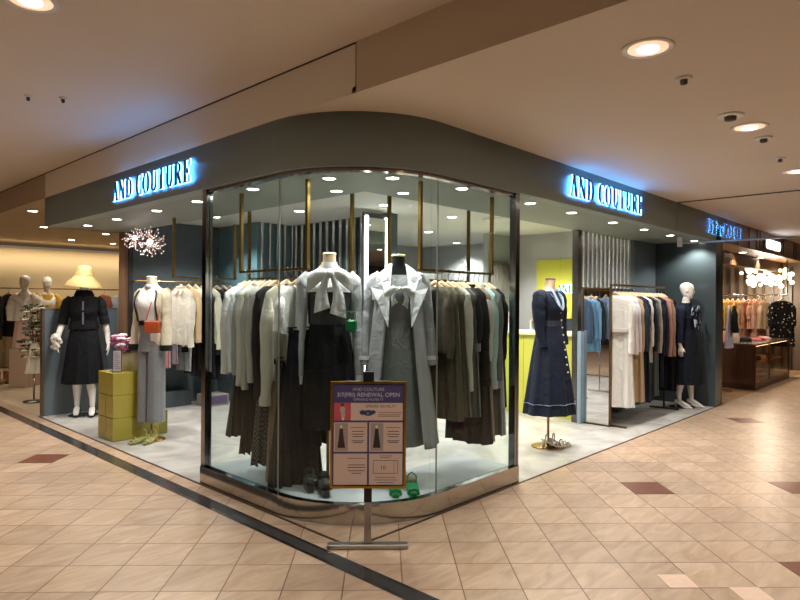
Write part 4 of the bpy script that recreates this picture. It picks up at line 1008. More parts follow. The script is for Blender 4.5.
# white garments on the frame before the slate wall
items = [T('cream blouse', c=IV, L=.62, collar=IV), T('beige sheer ruffled blouse', c=fabric('c2a982'), L=.55, sl=.5, frill=fabric('c2a982')), T('cream cardigan with black trim', c=fabric('d6cdb6'), L=.6, sl=.62, cuff=BK, kind='cardigan'),
         T('black long vest dress', c=BK, L=1.0, sl=0, kind='dress'), T('ivory jacket with black cuffs', c=fabric('d9d1bd'), L=.62, sl=.64, cuff=BK, kind='jacket', collar=BK), T('dark navy dress', c=fabric('1b2233'), L=1.05, sl=.4, kind='dress'),
         T('navy blue blouse', c=fabric('20304c'), L=.7, sl=.5), T('white frilled blouse', c=W_, L=.6)]
fill_rail(items, (.72, 3.69), (1.42, 3.69), 1.75, -PI/2+.15, 'rail frame at left', 'garments on the rail frame at left', 'white hanger on the brass rail frame at left', 'hangers on the rail frame at left')
# rail along the slate wall
t_ = thing('wall_rail', 'thin brass wall rail along the slate wall', 'clothes rail', (1.6, 5.25, 1.74))
MB().tube([(-.68, 0, 0), (.68, 0, 0)], .011, 10).build('bar', BRASS, t_)
for x in (-.6, .6): MB().tube([(x, 0, 0), (x, .41, 0)], .009, 8).build('bracket', BRASS, t_)
items = [T('dusty pink ruffled blouse', c=fabric('b9807e'), L=.62, frill=fabric('b9807e')), T('deep plum long dress', c=fabric('4a2230'), L=1.15, sl=.5, kind='dress'), T('dusty pink long coat', c=fabric('a87672'), L=1.02, kind='coat', hem=.2), T('mauve grey coat', c=fabric('6f6068'), L=.98, kind='coat'),
         T('dark grey jacket', c=DGY, L=.7, kind='jacket'), T('black blouse', c=BK, L=.6), T('pale grey long skirt dress', c=fabric('9a9c9c'), L=1.1, kind='dress', sl=0), T('black dress', c=BK, L=1.15, kind='dress'), T('blue denim dress', c=fabric('2a3f5c'), L=1.12, kind='dress'), T('white blouse', c=W_, L=.6), T('dark navy coat', c=fabric('1c2436'), L=1.1, kind='coat'), T('light grey coat', c=LGY, L=1.1, kind='coat')]
fill_rail(items, (1.0, 5.25), (2.22, 5.25), 1.74, -PI/2+.2, 'slate wall rail', 'garments on the slate wall rail', 'white hanger on the slate wall rail', 'hangers on the slate wall rail')

# ------------------------------------------------------------------ right hand rack
t_ = thing('freestanding_rack', 'bronze freestanding clothes rack against the slate back wall at right', 'clothes rack', (5.5, .48, 0))
BZ = plain('6e5233', .35, .9)
MB().box(-.87, .87, -.012, .012, 1.70, 1.722).build('top_bar', BZ, t_)
for s_ in (-1, 1):
    MB().box(s_*.87-.012, s_*.87+.012, -.012, .012, .02, 1.722).build('upright', BZ, t_)
    MB().box(s_*.87-.012, s_*.87+.012, -.2, .2, 0, .022).build('foot', BZ, t_)
items = [
 T('long white trench coat with ruffled front', c=fabric('e4e0d6'), L=1.35, sl=.60, kind='coat', hem=.23, thh=.09, belt=fabric('dcd7cb'), r0=.06, r1=.05, u=.0),
 T('white flounced blouse', c=fabric('dedbd6'), L=.60, sl=.62, r1=.055, u=.07),
 T('pale lilac blouse', c=fabric('d3cdd6'), L=.58, sl=.60, r1=.05, u=.14),
 T('sand beige long trench coat', c=fabric('c0a67c'), L=1.32, sl=.60, kind='coat', hem=.22, thh=.08, u=.21),
 T('dark navy gathered blouse', c=fabric('283040'), L=.62, sl=.60, r0=.065, r1=.06, puff=.02, u=.29),
 T('navy long dress', c=fabric('1d2433'), L=1.35, sl=.3, kind='dress', hem=.22, thh=.08, u=.35),
 T('white lace-edged long blouse', c=fabric('d8d6d0'), L=.85, sl=.55, u=.42),
 T('black blouse', c=fabric('14161d'), L=.68, sl=.62, r1=.05, u=.49),
 T('grey green long dress', c=fabric('4d5652'), L=1.30, sl=.5, kind='dress', thh=.07, u=.55),
 T('warm grey blouse', c=fabric('a79d8c'), L=.72, sl=.65, u=.61),
 T('midnight navy long cardigan', c=fabric('161b28'), L=1.2, sl=.70, kind='cardigan', u=.67),
 T('dark navy V-neck blouse', c=fabric('171d2e'), L=.78, sl=.70, r0=.06, r1=.055, u=.74),
 T('dusty rose blouse', c=fabric('b07f72'), L=.74, sl=.72, u=.83),
 T('caramel brown blouse', c=fabric('8e6a50'), L=.74, sl=.72, r0=.06, r1=.055, u=.90),
 T('long black skirt dress', c=fabric('0d0d10'), L=1.30, sl=0, kind='dress', hem=.21, thh=.08, u=.97),
]
for it in items: it[2].setdefault('top', .20); it[2].setdefault('hem', it[2]['top'])
fill_rail(items, (4.76, .48), (6.30, .48), 1.71, -PI/2+.12, 'right bronze rack', 'garments on the bronze rack at right', 'pale wooden hanger on the bronze rack at right', 'hangers on the bronze rack at right')
# denim garments deeper in the shop, seen in the tall mirror
t_ = thing('freestanding_rack', 'low chrome rack of denim deep in the shop, facing the tall mirror', 'clothes rack', (2.35, 1.85, 0))
MB().tube([(-.42, 0, .02), (-.42, 0, 1.68), (.42, 0, 1.68), (.42, 0, .02)], .011, 8).build('rail_frame', CHROME, t_)
for s_ in (-.42, .42): MB().box(s_-.012, s_+.012, -.2, .2, 0, .022).build('foot', CHROME, t_)
fill_rail([T('dark denim jacket', c=fabric('4a6378'), L=.65, kind='jacket', collar=fabric('4a6378')), T('black jacket', c=CH, L=.7, kind='jacket'), T('light blue denim shirt dress', c=fabric('6f9cc0'), L=.85, kind='dress', collar=fabric('6f9cc0')), T('mid blue denim blouse', c=fabric('5f86a8'), L=.66), T('indigo denim jacket', c=fabric('33485f'), L=.7, kind='jacket')],
          (2.0, 1.85), (2.7, 1.85), 1.68, -PI/2, 'short deep rail', 'denim garments on the short deep rail', 'pale wooden hanger on the short deep rail', 'hangers on the short deep rail')

# ------------------------------------------------------------------ mirror, fluted tubes, counter
t_ = thing('leaning_mirror', 'tall narrow mirror in a bronze frame beside the right clothes rack', 'mirror', (4.585, .64, 0))
MB().box(-.004, .0, -.165, .165, .02, 1.66).build('mirror_glass', MIRROR, t_)
for y in (-.18, .165): MB().box(-.012, .02, y, y+.015, 0, 1.675).build('frame_side', BZ, t_)
MB().box(-.012, .02, -.165, .165, 1.66, 1.675).build('frame_top', BZ, t_)
MB().box(-.012, .02, -.165, .165, 0, .02).build('frame_bottom', BZ, t_)
MB().box(.0, .016, -.165, .165, .02, 1.66).build('backing', BLACKM, t_)
t_ = thing('tube_screen', 'row of bright steel tubes hanging above the right clothes rack', 'screen', (4.62, .90, 1.66))
for i in range(13): MB().tube([(.05+.123*i, 0, 0), (.05+.123*i, 0, .74)], .027, 14).build('steel_tube', FLUTE, t_)
MB().box(0, 1.62, -.03, .025, .0, .03).build('bottom_rail', STEEL, t_)
t_ = thing('steel_column', 'dark steel column beside the tall mirror', 'column', (4.58, .90, 0))
MB().box(-.05, .04, -.04, .04, 0, 2.6).build('shaft', plain('6d6862', .25, .9), t_)
def flutes(name, label, x, y, n, step, ax, r=.028):
    t2 = thing(name, label, 'wall panelling', (x, y, 0))
    for i in range(n):
        px, py = (step*i, 0) if ax == 'x' else (0, step*i)
        MB().tube([(px, py, 0), (px, py, 2.6)], r, 12).build('steel_tube', FLUTE, t2)
flutes('fluted_wall_tubes', 'bright steel tubes lining the teal wall seen through the left glass', 2.42, 4.58, 5, .13, 'x')
flutes('fluted_wall_tubes', 'bright steel tubes lining the dark wall left of the lit mirror', 2.945, 2.95, 12, .14, 'y')
t_ = thing('lit_mirror', 'tall mirror with glowing white side strips behind the corner glass', 'mirror', (2.69, 2.55, 0))
MB().box(-.145, .145, 0, .02, .0, 2.5).build('mirror_glass', MIRROR, t_)
for s_ in (-1, 1): MB().box(s_*.165-.018, s_*.165+.018, -.004, .02, 0, 2.52).build('light_strip', emit('f4f8f4', 5), t_)
MB().box(-.2, .2, .02, .05, 0, 2.56).build('backing', plain('4a4a4a', .4), t_)

t_ = thing('cashier_counter', 'lime yellow cash counter with a blue grey end panel', 'counter', (0, 0, 0))
MB().bevbox(4.64, 5.3, .98, 2.4, 0, 1.06, .006).build('counter_body', YELLOW, t_)
mb = MB()
for y in (1.35, 1.7, 2.05): mb.box(4.636, 4.64, y, y+.006, .03, 1.04)
mb.build('panel_joints', plain('8a8c18', .5), t_)
MB().bevbox(4.60, 5.34, .96, 2.44, 1.06, 1.09, .004).build('counter_top', plain('d6d79a', .3), t_)
t_ = thing('low_partition', 'narrow blue grey upright panel between the yellow counter and the tall mirror', 'partition', (4.50, .80, 0))
MB().bevbox(0, .11, 0, .05, 0, 1.14, .004).build('panel', plain('7f94a1', .4), t_)
t_ = thing('yellow_wall_panel', 'lime yellow wall panel behind the cash counter', 'wall panel', (6.2, 0, 0))
MB().box(0, .035, .95, 2.44, 1.03, 2.17).build('panel', YELLOW, t_)
mb = MB()
for y in (1.3, 1.66, 2.02): mb.box(-.003, 0, y, y+.004, 1.03, 2.17)
mb.build('joints', plain('9a9c1a', .5), t_)
sign('AND COUTURE', (6.2, 2.06, 1.64), -PI/2, .13, 1.0, 'small backlit AND COUTURE letters on the yellow wall panel', back=.02, halo=HALO2)
t_ = thing('back_shelf', 'pale wood shelf under the yellow wall panel', 'shelf', (6.0, 0, 0))
MB().box(0, .23, .95, 2.44, 1.20, 1.23).build('board', WOODP, t_)
MB().box(0, .23, .95, 2.44, .5, .53).build('lower_board', WHITEM, t_)
for y in (.95, 1.7, 2.42): MB().box(0, .23, y, y+.02, .53, 1.20).build('divider', WHITEM, t_)
for i, y in enumerate((1.72, 1.81, 1.92, 2.0, 2.12, 2.22)):
    mb = MB(); mb.lathe([(.001, 0), (.03, 0), (.034, .02), (.034, .075), (.018, .095), (.014, .12), (.001, .12)])
    o = mb.build('bottle', plain(['b8a428', 'c7b83a', '6e5a2a'][i % 3], .3), None, (6.1, y, 1.23))
    tag(o, ['golden yellow', 'bright yellow', 'brown'][i % 3]+' small bottle on the shelf below the yellow panel, %s from the left' % ORD[5-i], 'bottle', 'bottles on the back shelf')
t_ = thing('tablet_stand', 'dark grey tablet on a stand on the cash counter', 'tablet', (4.95, 1.12, 1.09), -.9)
MB().bevbox(-.08, .08, -.06, .06, 0, .012, .003).build('foot', WHITEM, t_)
tb = MB().bevbox(-.12, .12, -.006, .006, 0, .17, .003).build('screen', plain('3a4048', .2), t_, (0, 0, .03)); tb.rotation_euler = (-.35, 0, 0)
MB().bevbox(-.01, .01, -.005, .03, .01, .1, .002).build('arm', WHITEM, t_)
t_ = thing('document_tray', 'white tray beside the tablet on the cash counter', 'tray', (4.95, 1.42, 1.09), -1.2)
MB().bevbox(-.15, .15, -.11, .11, 0, .03, .006).build('tray_body', WHITEM, t_)
MB().box(-.12, .12, -.09, .09, .03, .034).build('paper', plain('eeeeea', .7), t_)
for i, y in enumerate((2.0, 2.28)):
    t_ = thing('framed_notice', ['white notice card with small pink print standing on the counter edge', 'white notice card with small blue print standing on the counter edge'][i], 'notice', (4.66, y, 1.09), -PI/2)
    MB().box(-.11, .11, -.004, .004, 0, .27).build('card', plain('e3e2ec', .6), t_)
    MB().box(-.07, .07, -.006, -.004, .12, .22).build('picture', plain(['d3a3b0', '8fb0cf'][i], .6), t_)
    MB().box(-.11, .11, -.03, .03, -.0, .006).build('foot', WHITEM, t_)
t_ = thing('fitting_curtain', 'beige pleated fitting room curtain at the back of the shop', 'curtain', (5.62, 2.9, 0))
mb = MB(); rr = []
for z in (.02, 1.0, 2.12): rr.append([(.62*j/80, .03*math.sin(j*1.0)+.004*z*math.sin(j*.4), z) for j in range(81)])
mb.loft(rr, closed=False); o = mb.build('cloth', fabric('7d766a'), t_); md = o.modifiers.new('s', 'SOLIDIFY'); md.thickness = .004
MB().tube([(-.02, 0, 2.14), (.64, 0, 2.14)], .012, 8).build('rod', BRASS, t_)
t_ = thing('display_shelving', 'white back partition with a warm lit niche behind the right window rail', 'shelving', (4.6, 3.7, 0))
MB().box(-.7, .9, 0, .1, 0, 1.95).build('panel', plain('b4b2ac', .6), t_)
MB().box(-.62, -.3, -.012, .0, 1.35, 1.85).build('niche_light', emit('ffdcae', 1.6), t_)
for z in (.5, .9, 1.3): MB().box(-.65, .85, -.3, 0, z, z+.025).build('shelf_board', WHITEM, t_)

# ------------------------------------------------------------------ left shop front
t_ = thing('low_partition', 'low blue grey partition with a bronze front edge at the left shop end', 'partition', (0, 5.93, 0))
MB().box(.05, .95, -.03, .03, 0, 1.36).build('panel', plain('66727a', .35, 0, .03), t_)
MB().box(.02, .05, -.035, .035, 0, 1.37).build('edge_post', plain('6d5f55', .3, .5), t_)
MB().box(.02, .95, -.035, .035, 1.36, 1.375).build('cap', plain('59646b', .4), t_)
t_ = thing('yellow_cube', 'stacked lime yellow tiled display cube at the left shop front', 'display cube', (.09, 3.83, 0))
YB = plain('a0933a', .22, 0, .04, 4)
for i in range(3):
    MB().bevbox(0, .50, 0, .40, .24*i+.002, .24*i+.24, .004).build('yellow_box', YB, t_)
mb = MB()
for z in (.24, .48): mb.box(-.002, 0, -.001, .40, z-.001, z+.003)
mb.box(.2, .203, -.0025, -.001, .0, .48); mb.box(-.0025, -.001, .2, .203, 0, .48); mb.build('joints', plain('6f6f14', .5), t_)
t_ = thing('yellow_side_block', 'low olive yellow block tucked beside the tall yellow cube', 'display cube', (.60, 3.86, 0))
MB().bevbox(0, .10, 0, .34, 0, .26, .004).build('yellow_box', plain('77752c', .3, 0, .04, 4), t_)
t_ = thing('flower_pot', 'square cream pot of pink and white flowers on the yellow cube', 'flower pot', (.40, 4.08, .72), .3)
MB().loft([sell(.10, .10, 24, .5, 0, 0, 0), sell(.125, .125, 24, .5, 0, 0, .19), sell(.115, .115, 24, .5, 0, 0, .19), sell(.10, .10, 24, .5, 0, 0, .15)]).build('pot', plain('c3b98f', .5), t_)
PET = [plain('c2539a', .6, 0, .1), plain('e3a0c0', .6, 0, .1), plain('e9e4e4', .6, 0, .05), plain('cf6f8b', .6)]
LEAF = plain('24421f', .6, 0, .2, 20)
for i in range(36):
    a = random.random()*2*PI; r = .19*math.sqrt(random.random()); hz = .29+.16*random.random()-r*.4
    mb = MB(); cx, cy = r*math.cos(a), r*math.sin(a)
    for k in range(6):
        q = k*PI/3; mb.ball((cx+.030*math.cos(q), cy+.030*math.sin(q), hz+.004*math.sin(q*2)), .026, 4, 1, 1, .5)
    mb.ball((cx, cy, hz+.006), .012, 4); mb.build('blossom', PET[(i*7) % 4 if i % 3 else 0], t_)
mb = MB()
for i in range(80):
    a = random.random()*2*PI; r = .04+.11*random.random(); z = .19+.09*random.random(); x, y = r*math.cos(a), r*math.sin(a); dx, dy = .03*math.cos(a+1), .03*math.sin(a+1)
    mb.add([(x, y, z), (x+dx+.012, y+dy, z+.02), (x+2*dx, y+2*dy, z+.01), (x+dx-.012, y+dy, z+.02)], [(0, 1, 2, 3)])
mb.build('foliage', LEAF, t_)
t_ = thing('price_card', 'small framed price card standing on the yellow cube', 'sign card', (.17, 3.93, .72), -.55)
MB().box(-.045, .045, -.004, .004, 0, .24).build('frame', STEEL, t_)
MB().box(-.038, .038, -.006, -.004, .01, .23).build('card', plain('a99fa8', .6), t_)
mb = MB()
for z in range(9): mb.box(-.028, .028-.01*(z % 3), -.0075, -.006, .04+z*.02, .045+z*.02)
mb.build('printed_lines', plain('55505a', .6), t_)
# magazine / purple box rack under the wall rail
t_ = thing('low_display_box', 'low pale framed box with purple cloth under the slate wall rail', 'box', (1.85, 5.05, 0))
MB().bevbox(0, .34, 0, .3, 0, .16, .006).build('box_body', plain('8a8580', .5), t_)
MB().box(.03, .31, -.004, 0, .03, .14).build('purple_front', plain('5a4468', .6, 0, .2, 40), t_)
t_ = thing('dark_wall_plinth', 'dark low plinth at the foot of the slate wall', 'plinth', (1.05, 5.4, 0))
MB().bevbox(0, .75, 0, .24, 0, .22, .004).build('plinth_body', plain('3e474b', .5), t_)
# glowing wire sprays added in place of sparkling light reflections
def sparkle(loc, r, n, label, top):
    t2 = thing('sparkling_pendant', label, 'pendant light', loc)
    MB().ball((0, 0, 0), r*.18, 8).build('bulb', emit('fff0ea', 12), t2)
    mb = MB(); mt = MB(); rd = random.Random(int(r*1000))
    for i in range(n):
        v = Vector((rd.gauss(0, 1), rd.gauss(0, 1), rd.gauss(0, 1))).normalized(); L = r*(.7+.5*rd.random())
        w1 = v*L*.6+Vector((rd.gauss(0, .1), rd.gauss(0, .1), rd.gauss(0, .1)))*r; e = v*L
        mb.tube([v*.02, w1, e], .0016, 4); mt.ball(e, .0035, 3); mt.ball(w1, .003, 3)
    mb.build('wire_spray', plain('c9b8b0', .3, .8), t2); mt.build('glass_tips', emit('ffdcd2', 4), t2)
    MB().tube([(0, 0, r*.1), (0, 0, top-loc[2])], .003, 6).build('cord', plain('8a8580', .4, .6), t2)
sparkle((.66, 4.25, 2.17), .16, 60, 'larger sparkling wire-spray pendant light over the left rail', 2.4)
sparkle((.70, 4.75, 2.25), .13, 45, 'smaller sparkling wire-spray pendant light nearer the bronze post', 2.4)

# ------------------------------------------------------------------ cream store details
t_ = thing('cream_store_rail', 'long dark rail along the cream wall of the far left store', 'clothes rail', (2.2, 12.2, 1.72))
MB().tube([(-2.2, 0, 0), (3.2, 0, 0)], .014, 8).build('bar', BZ, t_)
for x in (-2, .5, 3): MB().tube([(x, 0, 0), (x, .28, 0)], .012, 8).build('bracket', BZ, t_)
fill_rail([T('pale pink coat', c=fabric('c9a597'), L=.98, kind='coat'), T('black green jacket', c=fabric('20241f'), L=.95, kind='jacket'), T('dark jacket', c=fabric('2b2a28'), L=.9, kind='jacket'), T('beige blouse', c=fabric('b39f83'), L=.7), T('mauve blouse', c=fabric('9c8590'), L=.7)],
          (.55, 12.2), (1.9, 12.2), 1.72, -PI/2+.5, 'cream wall rail', 'garments on the cream wall rail', 'hanger on the cream wall rail', 'hangers on the cream wall rail')
fill_rail([T('rust brown blouse', c=fabric('8a4f3a'), L=.7), T('pale blue shirt', c=fabric('a8b4c4'), L=.7), T('dark red jacket', c=fabric('5a2a2a'), L=.7, kind='jacket'), T('cream knit', c=fabric('d3c6a8'), L=.65, kind='knit_top')],
          (3.0, 12.2), (4.4, 12.2), 1.72, -PI/2+.5, 'right part of the cream wall rail', 'garments on the right part of the cream wall rail', 'hanger on the right part of the cream wall rail', 'hangers on the right part of the cream wall rail')
t_ = thing('cream_curtain', 'cream pleated hanging behind the jackets in the far left store', 'curtain', (.3, 12.42, 0))
mb = MB(); rr = []
for z in (.02, 1.0, 1.5): rr.append([(1.9*j/90, .03*math.sin(j*.8), z) for j in range(91)])
mb.loft(rr, closed=False); o = mb.build('cloth', fabric('b8a587'), t_); o.modifiers.new('s', 'SOLIDIFY').thickness = .004
for i, (x, y) in enumerate(((.36, 9.55), (.5, 9.62))):
    t2 = thing('ankle_boot', 'tan ankle boot on the floor left of the beige pedestal, %s one' % ['left', 'right'][i], 'boot', (x, y, 0), face(x, y, -.9))
    TN = plain('8a5c35', .45)
    MB().tube([(0, .05, .05), (0, .055, .13), (0, .06, .23)], 0, 12, [.045, .042, .052]).build('shaft', TN, t2)
    MB().loft([[(q*wd, y_, z) for q, z in ((-1, z0), (1, z0), (.9, z1), (-.9, z1))] for y_, wd, z0, z1 in ((.09, .034, .035, .09), (0, .038, .02, .09), (-.07, .04, 0.005, .06), (-.15, .02, .0, .03))], smooth=True).build('foot', TN, t2)
    MB().box(-.022, .022, .05, .09, 0, .04).build('heel', plain('4a301c', .5), t2)
t_ = thing('flower_garland', 'leafy stand of white flowers and lace behind the low grey partition', 'flowers', (.30, 7.2, 0))
MB().lathe([(.001, 0), (.14, 0), (.14, .02), (.02, .03), (.012, .05), (.012, .6), (.001, .6)]).build('stand', STEEL, t_)
mb = MB(); ml = MB(); rd = random.Random(5)
for i in range(110):
    a = rd.random()*6.28; z = .62+.78*rd.random(); r = .04+.13*rd.random(); x, y = r*math.cos(a), r*math.sin(a)
    if i % 2:
        for k in range(5): q = k*1.257; mb.ball((x+.026*math.cos(q), y+.026*math.sin(q), z), .024, 4, 1, 1, .6)
    for k in range(3):
        q = rd.random()*6.28; dx, dy = .07*math.cos(q), .07*math.sin(q)
        ml.add([(x, y, z), (x+dx*.5+.015, y+dy*.5, z+.03), (x+dx, y+dy, z+.02), (x+dx*.5-.015, y+dy*.5, z-.005)], [(0, 1, 2, 3)])
for i in range(8):
    a = i*.8; ml.tube([(0, 0, .55), (.05*math.cos(a), .05*math.sin(a), 1.0), (.12*math.cos(a), .12*math.sin(a), 1.36)], .004, 5)
mb.build('blossoms', plain('dccfb4', .6), t_); ml.build('foliage', plain('38412b', .6), t_)
MB().loft(skirt_rings(.86, .42, .05, .05, .11, .09, .12, 7, 2)).build('lace_cloth', fabric('d6cbb4'), t_)

# ------------------------------------------------------------------ brown store details
t_ = thing('glass_display_table', 'brown glass display table with lit shelves at the brown store front', 'display table', (9.35, .03, 0))
GLB = glass((.92, .82, .70), .5, 'brown')
MB().box(0, 2.6, 0, .95, .0, .10).build('base', plain('4a3324', .35), t_)
MB().box(.02, 2.58, .02, .93, .10, .12).build('deck', plain('7a5a40', .35), t_)
MB().box(0, 2.6, 0, .95, .76, .79).build('table_top', plain('5a463a', .2), t_)
for x, y in ((0, 0), (1.0, 0), (2.57, 0), (0, .92), (2.57, .92)): MB().box(x, x+.03, y, y+.03, .10, .76).build('corner_post', BZ, t_)
MB().box(.03, 2.57, .005, .012, .10, .76).build('front_glass', GLB, t_)
MB().box(.005, .012, .03, .92, .10, .76).build('side_glass', plain('6b5040', .08, .5), t_)
MB().box(.05, 2.5, .05, .85, .42, .44).build('inner_shelf', plain('8a6a4c', .3), t_)
MB().box(.05, 2.5, .03, .06, .745, .758).build('light_strip', emit('ffdcae', 5), t_)  # glowing strip added to brighten the shelves, no such lamp known
MB().box(.05, 2.5, .86, .88, .12, .74).build('back_panel', plain('8a6743', .4), t_)
for i, (x, z, c) in enumerate(((.5, .44, 'd8cfc0'), (.85, .44, '2a2422'), (1.15, .44, '30221e'), (1.5, .44, 'd8c6a8'), (.55, .12, 'b99c72'), (1.2, .12, 'c4a878'), (1.9, .44, '8a2f30'), (2.1, .12, 'd0c0a0'))):
    o = MB().loft([sell(.14, .12, 24, .5, 0, 0, 0), sell(.145, .125, 24, .5, 0, 0, .03), sell(.13, .11, 24, .5, 0, 0, .06), sell(.06, .05, 24, .6, 0, 0, .068)]).build('folded_garment', fabric(c), None, (9.35+x, .33, z+.002), .1*i)
    nm = {'d8cfc0': 'off-white', '2a2422': 'near-black', '30221e': 'dark brown', 'd8c6a8': 'cream', 'b99c72': 'tan', 'c4a878': 'sand', '8a2f30': 'dark red', 'd0c0a0': 'ecru'}[c]
    tag(o, nm+' folded knit on the %s shelf of the brown glass table' % ('upper' if z > .3 else 'lower'), 'folded garment', 'folded knits in the glass table')
for i, (x, y, c, nm, w_) in enumerate(((.20, .42, 'd9c2a6', 'beige', .12), (.42, .62, 'e0a08c', 'salmon pink', .12))):
    t2 = thing('tote_bag', nm+' small tote bag on the brown glass table', 'bag', (9.35+x, .03+y, .792), -.7)
    MB().loft([sell(w_, .05, 24, .5, 0, 0, 0), sell(w_*1.05, .055, 24, .5, 0, 0, .1), sell(w_*.95, .02, 24, .5, 0, 0, .2)]).build('bag_body', fabric(c), t2)
    MB().tube([(-.05, 0, .19), (-.04, 0, .29), (.04, 0, .29), (.05, 0, .19)], .005, 6).build('handle', fabric(c), t2)
o = MB().loft([sell(.16, .10, 24, .5, 0, 0, 0), sell(.15, .10, 24, .5, 0, 0, .05), sell(.08, .06, 24, .6, 0, 0, .075)]).build('folded_garment', fabric('141414'), None, (10.2, .40, .792), .2); tag(o, 'black folded knit lying on top of the brown glass table', 'folded garment')
for i, (c, nm) in enumerate((('c86a7a', 'rose pink'), ('b0353f', 'crimson'), ('e0b9a8', 'blush'))):
    o = MB().loft([sell(.15, .11, 24, .5, 0, 0, 0), sell(.145, .105, 24, .5, 0, 0, .03), sell(.08, .06, 24, .6, 0, 0, .045)]).build('folded_garment', fabric(c), None, (10.6+.38*i, .35, .792), .2*i); tag(o, nm+' folded knit lying on top of the brown glass table', 'folded garment')
# small T-stand with a black cardigan left of the bags
t_ = thing('garment_stand', 'thin metal stand holding the black cardigan at the brown store edge', 'clothes stand', (8.86, .42, 0))
MB().lathe([(.001, 0), (.16, 0), (.16, .015), (.001, .015)]).build('base', BZ, t_)
MB().tube([(0, 0, .01), (0, 0, 1.60), (0, -.18, 1.60)], .009, 8).build('pole', BZ, t_)
garment('cardigan', 'black cardigan over a pale lilac dress on the stand at the brown store edge', (8.86, .24, 1.585), .25, dict(c=BK, L=.46, sl=.32, top=.17, hem=.17), 'garment on the brown store stand')
garment('dress', 'pale lilac dress just behind the black cardigan at the brown store edge', (8.87, .32, 1.585), .25, dict(c=fabric('b9b4cc'), L=.72, sl=0, top=.16, hem=.2, fold=.02), 'garment on the brown store stand')
hanger((8.86, .24, 1.585), .25, 'wooden hanger on the thin stand at the brown store edge', None)
t_ = thing('store_rail', 'chrome rail running into the brown store behind the glass table', 'clothes rail', (12.3, .85, 1.68))
MB().tube([(0, -.70, 0), (0, 1.0, 0)], .014, 10).build('bar', CHROME, t_)
for y in (-.70, 1.0): MB().tube([(0, y, 0), (0, y, .74)], .012, 8).build('drop_rod', CHROME, t_)
cl = [('cream blouse', 'c9b48c', .55), ('khaki blouse', '9a8458', .6), ('grey long dress', '7c7873', 1.0), ('light grey dress', '8c8a8a', .95), ('pale yellow blouse', 'd8bb6a', .62), ('golden yellow dress', 'd09a26', .95), ('yellow cardigan', 'dfae3c', .6), ('sand blouse', 'c8a577', .6), ('salmon dress', 'c98a6a', .95), ('peach blouse', 'dba884', .6), ('blush pink dress', 'cfa18c', .95), ('beige blouse', 'c2a684', .6)]
items = [T(nm, c=fabric(c), L=L, kind='dress' if 'dress' in nm else 'cardigan' if 'cardigan' in nm else 'blouse', top=.2, hem=.2, sl=.5 if i % 3 else .3) for i, (nm, c, L) in enumerate(cl)]
fill_rail(items, (12.3, 1.75), (12.3, .50), 1.68, -.35, 'brown store rail', 'garments on the brown store rail', 'white hanger on the chrome brown store rail', 'hangers on the brown store rail', jit=.05)
garment('dress', 'black dress with scattered white dots at the near end of the brown store rail', (12.28, .24, 1.675), -.8, dict(c=fabric('0f0f10', 'dots', 'd8d2c4'), L=.95, sl=.45, top=.24, hem=.26, r0=.09, r1=.08, thh=.08), 'dotted dress on the brown store rail')
hanger((12.28, .24, 1.68), -.8, 'white hanger holding the dotted dress in the brown store', None)
t_ = thing('globe_chandelier', 'cluster chandelier of glowing white globes in the brown store', 'chandelier', (12.85, .62, 2.06))
rd = random.Random(3); gm = None
for i in range(64):
    v = Vector((rd.gauss(0, 1), rd.gauss(0, 1), rd.gauss(0, .6))); v = v.normalized()*(.14+.42*rd.random()); v.z *= .6
    if gm is None: g_ = MB().ball((0, 0, 0), .048, 7).build('globe', emit('fff0cf', 1.0), t_, v); gm = g_.data
    else: g_ = bpy.data.objects.new('globe', gm); COL.objects.link(g_); g_.parent = t_; g_.location = v; g_.scale = (.7+.5*rd.random(),)*3
mb = MB(); mb.tube([(0, 0, 0), (0, 0, .36)], .012, 8)
mb.build('stem', BRASS, t_); MB().lathe([(.001, .33), (.08, .33), (.08, .36), (.001, .36)]).build('ceiling_rose', BRASS, t_)
lp = bpy.data.lights.new('chandelier_lamp', 'POINT'); lp.energy = 45; lp.color = C_NEIGH; lp.shadow_soft_size = .25
o = bpy.data.objects.new('chandelier_lamp', lp); COL.objects.link(o); o.parent = t_; o.location = (0, 0, -.35)
t_ = thing('wall_screen', 'row of dark upright slats on the back wall of the brown store', 'screen', (13.55, .3, 0))
for i in range(14): MB().box(0, .04, .18*i, .18*i+.05, 0, 2.3).build('slat', plain('2e241d', .4), t_)

# ------------------------------------------------------------------ easel sign
EX, EY = .06, -.07; EA = -PI/4
t_ = thing('easel_sign', 'gold framed renewal notice on a silver floor stand before the glass corner', 'sign stand', (EX, EY, 0), EA)
AL = plain('a8a29a', .3, .9, .03)
MB().bevbox(-.245, .245, -.03, .03, 0, .03, .006).build('front_foot', AL, t_)
MB().bevbox(-.022, .022, -.008, .012, .03, .98, .003).build('upright', AL, t_)
MB().tube([(0, .02, .34), (0, .16, .014)], .016, 8).build('rear_leg', AL, t_)
MB().box(-.14, .14, -.03, .002, .375, .39).build('lower_clamp', BLACKM, t_)
MB().box(-.14, .14, -.03, .006, .995, 1.015).build('upper_clamp', BLACKM, t_)
MB().box(-.032, .032, -.012, .016, .99, 1.07).build('top_block', BLACKM, t_)
MB().box(-.024, .024, -.010, .014, .28, .38).build('slide_block', BLACKM, t_)
pn = bpy.data.objects.new('notice_board', None); 
fr = MB(); W2, Z0, Z1 = .215, .385, 1.0
fr.box(-W2, W2, -.028, -.014, Z0, Z1)
pb = fr.build('notice_board', plain('46406a', .5), t_)
mb = MB(); b2 = .013
mb.box(-W2-b2, -W2, -.034, -.010, Z0-b2, Z1+b2); mb.box(W2, W2+b2, -.034, -.010, Z0-b2, Z1+b2); mb.box(-W2, W2, -.034, -.010, Z0-b2, Z0); mb.box(-W2, W2, -.034, -.010, Z1, Z1+b2)
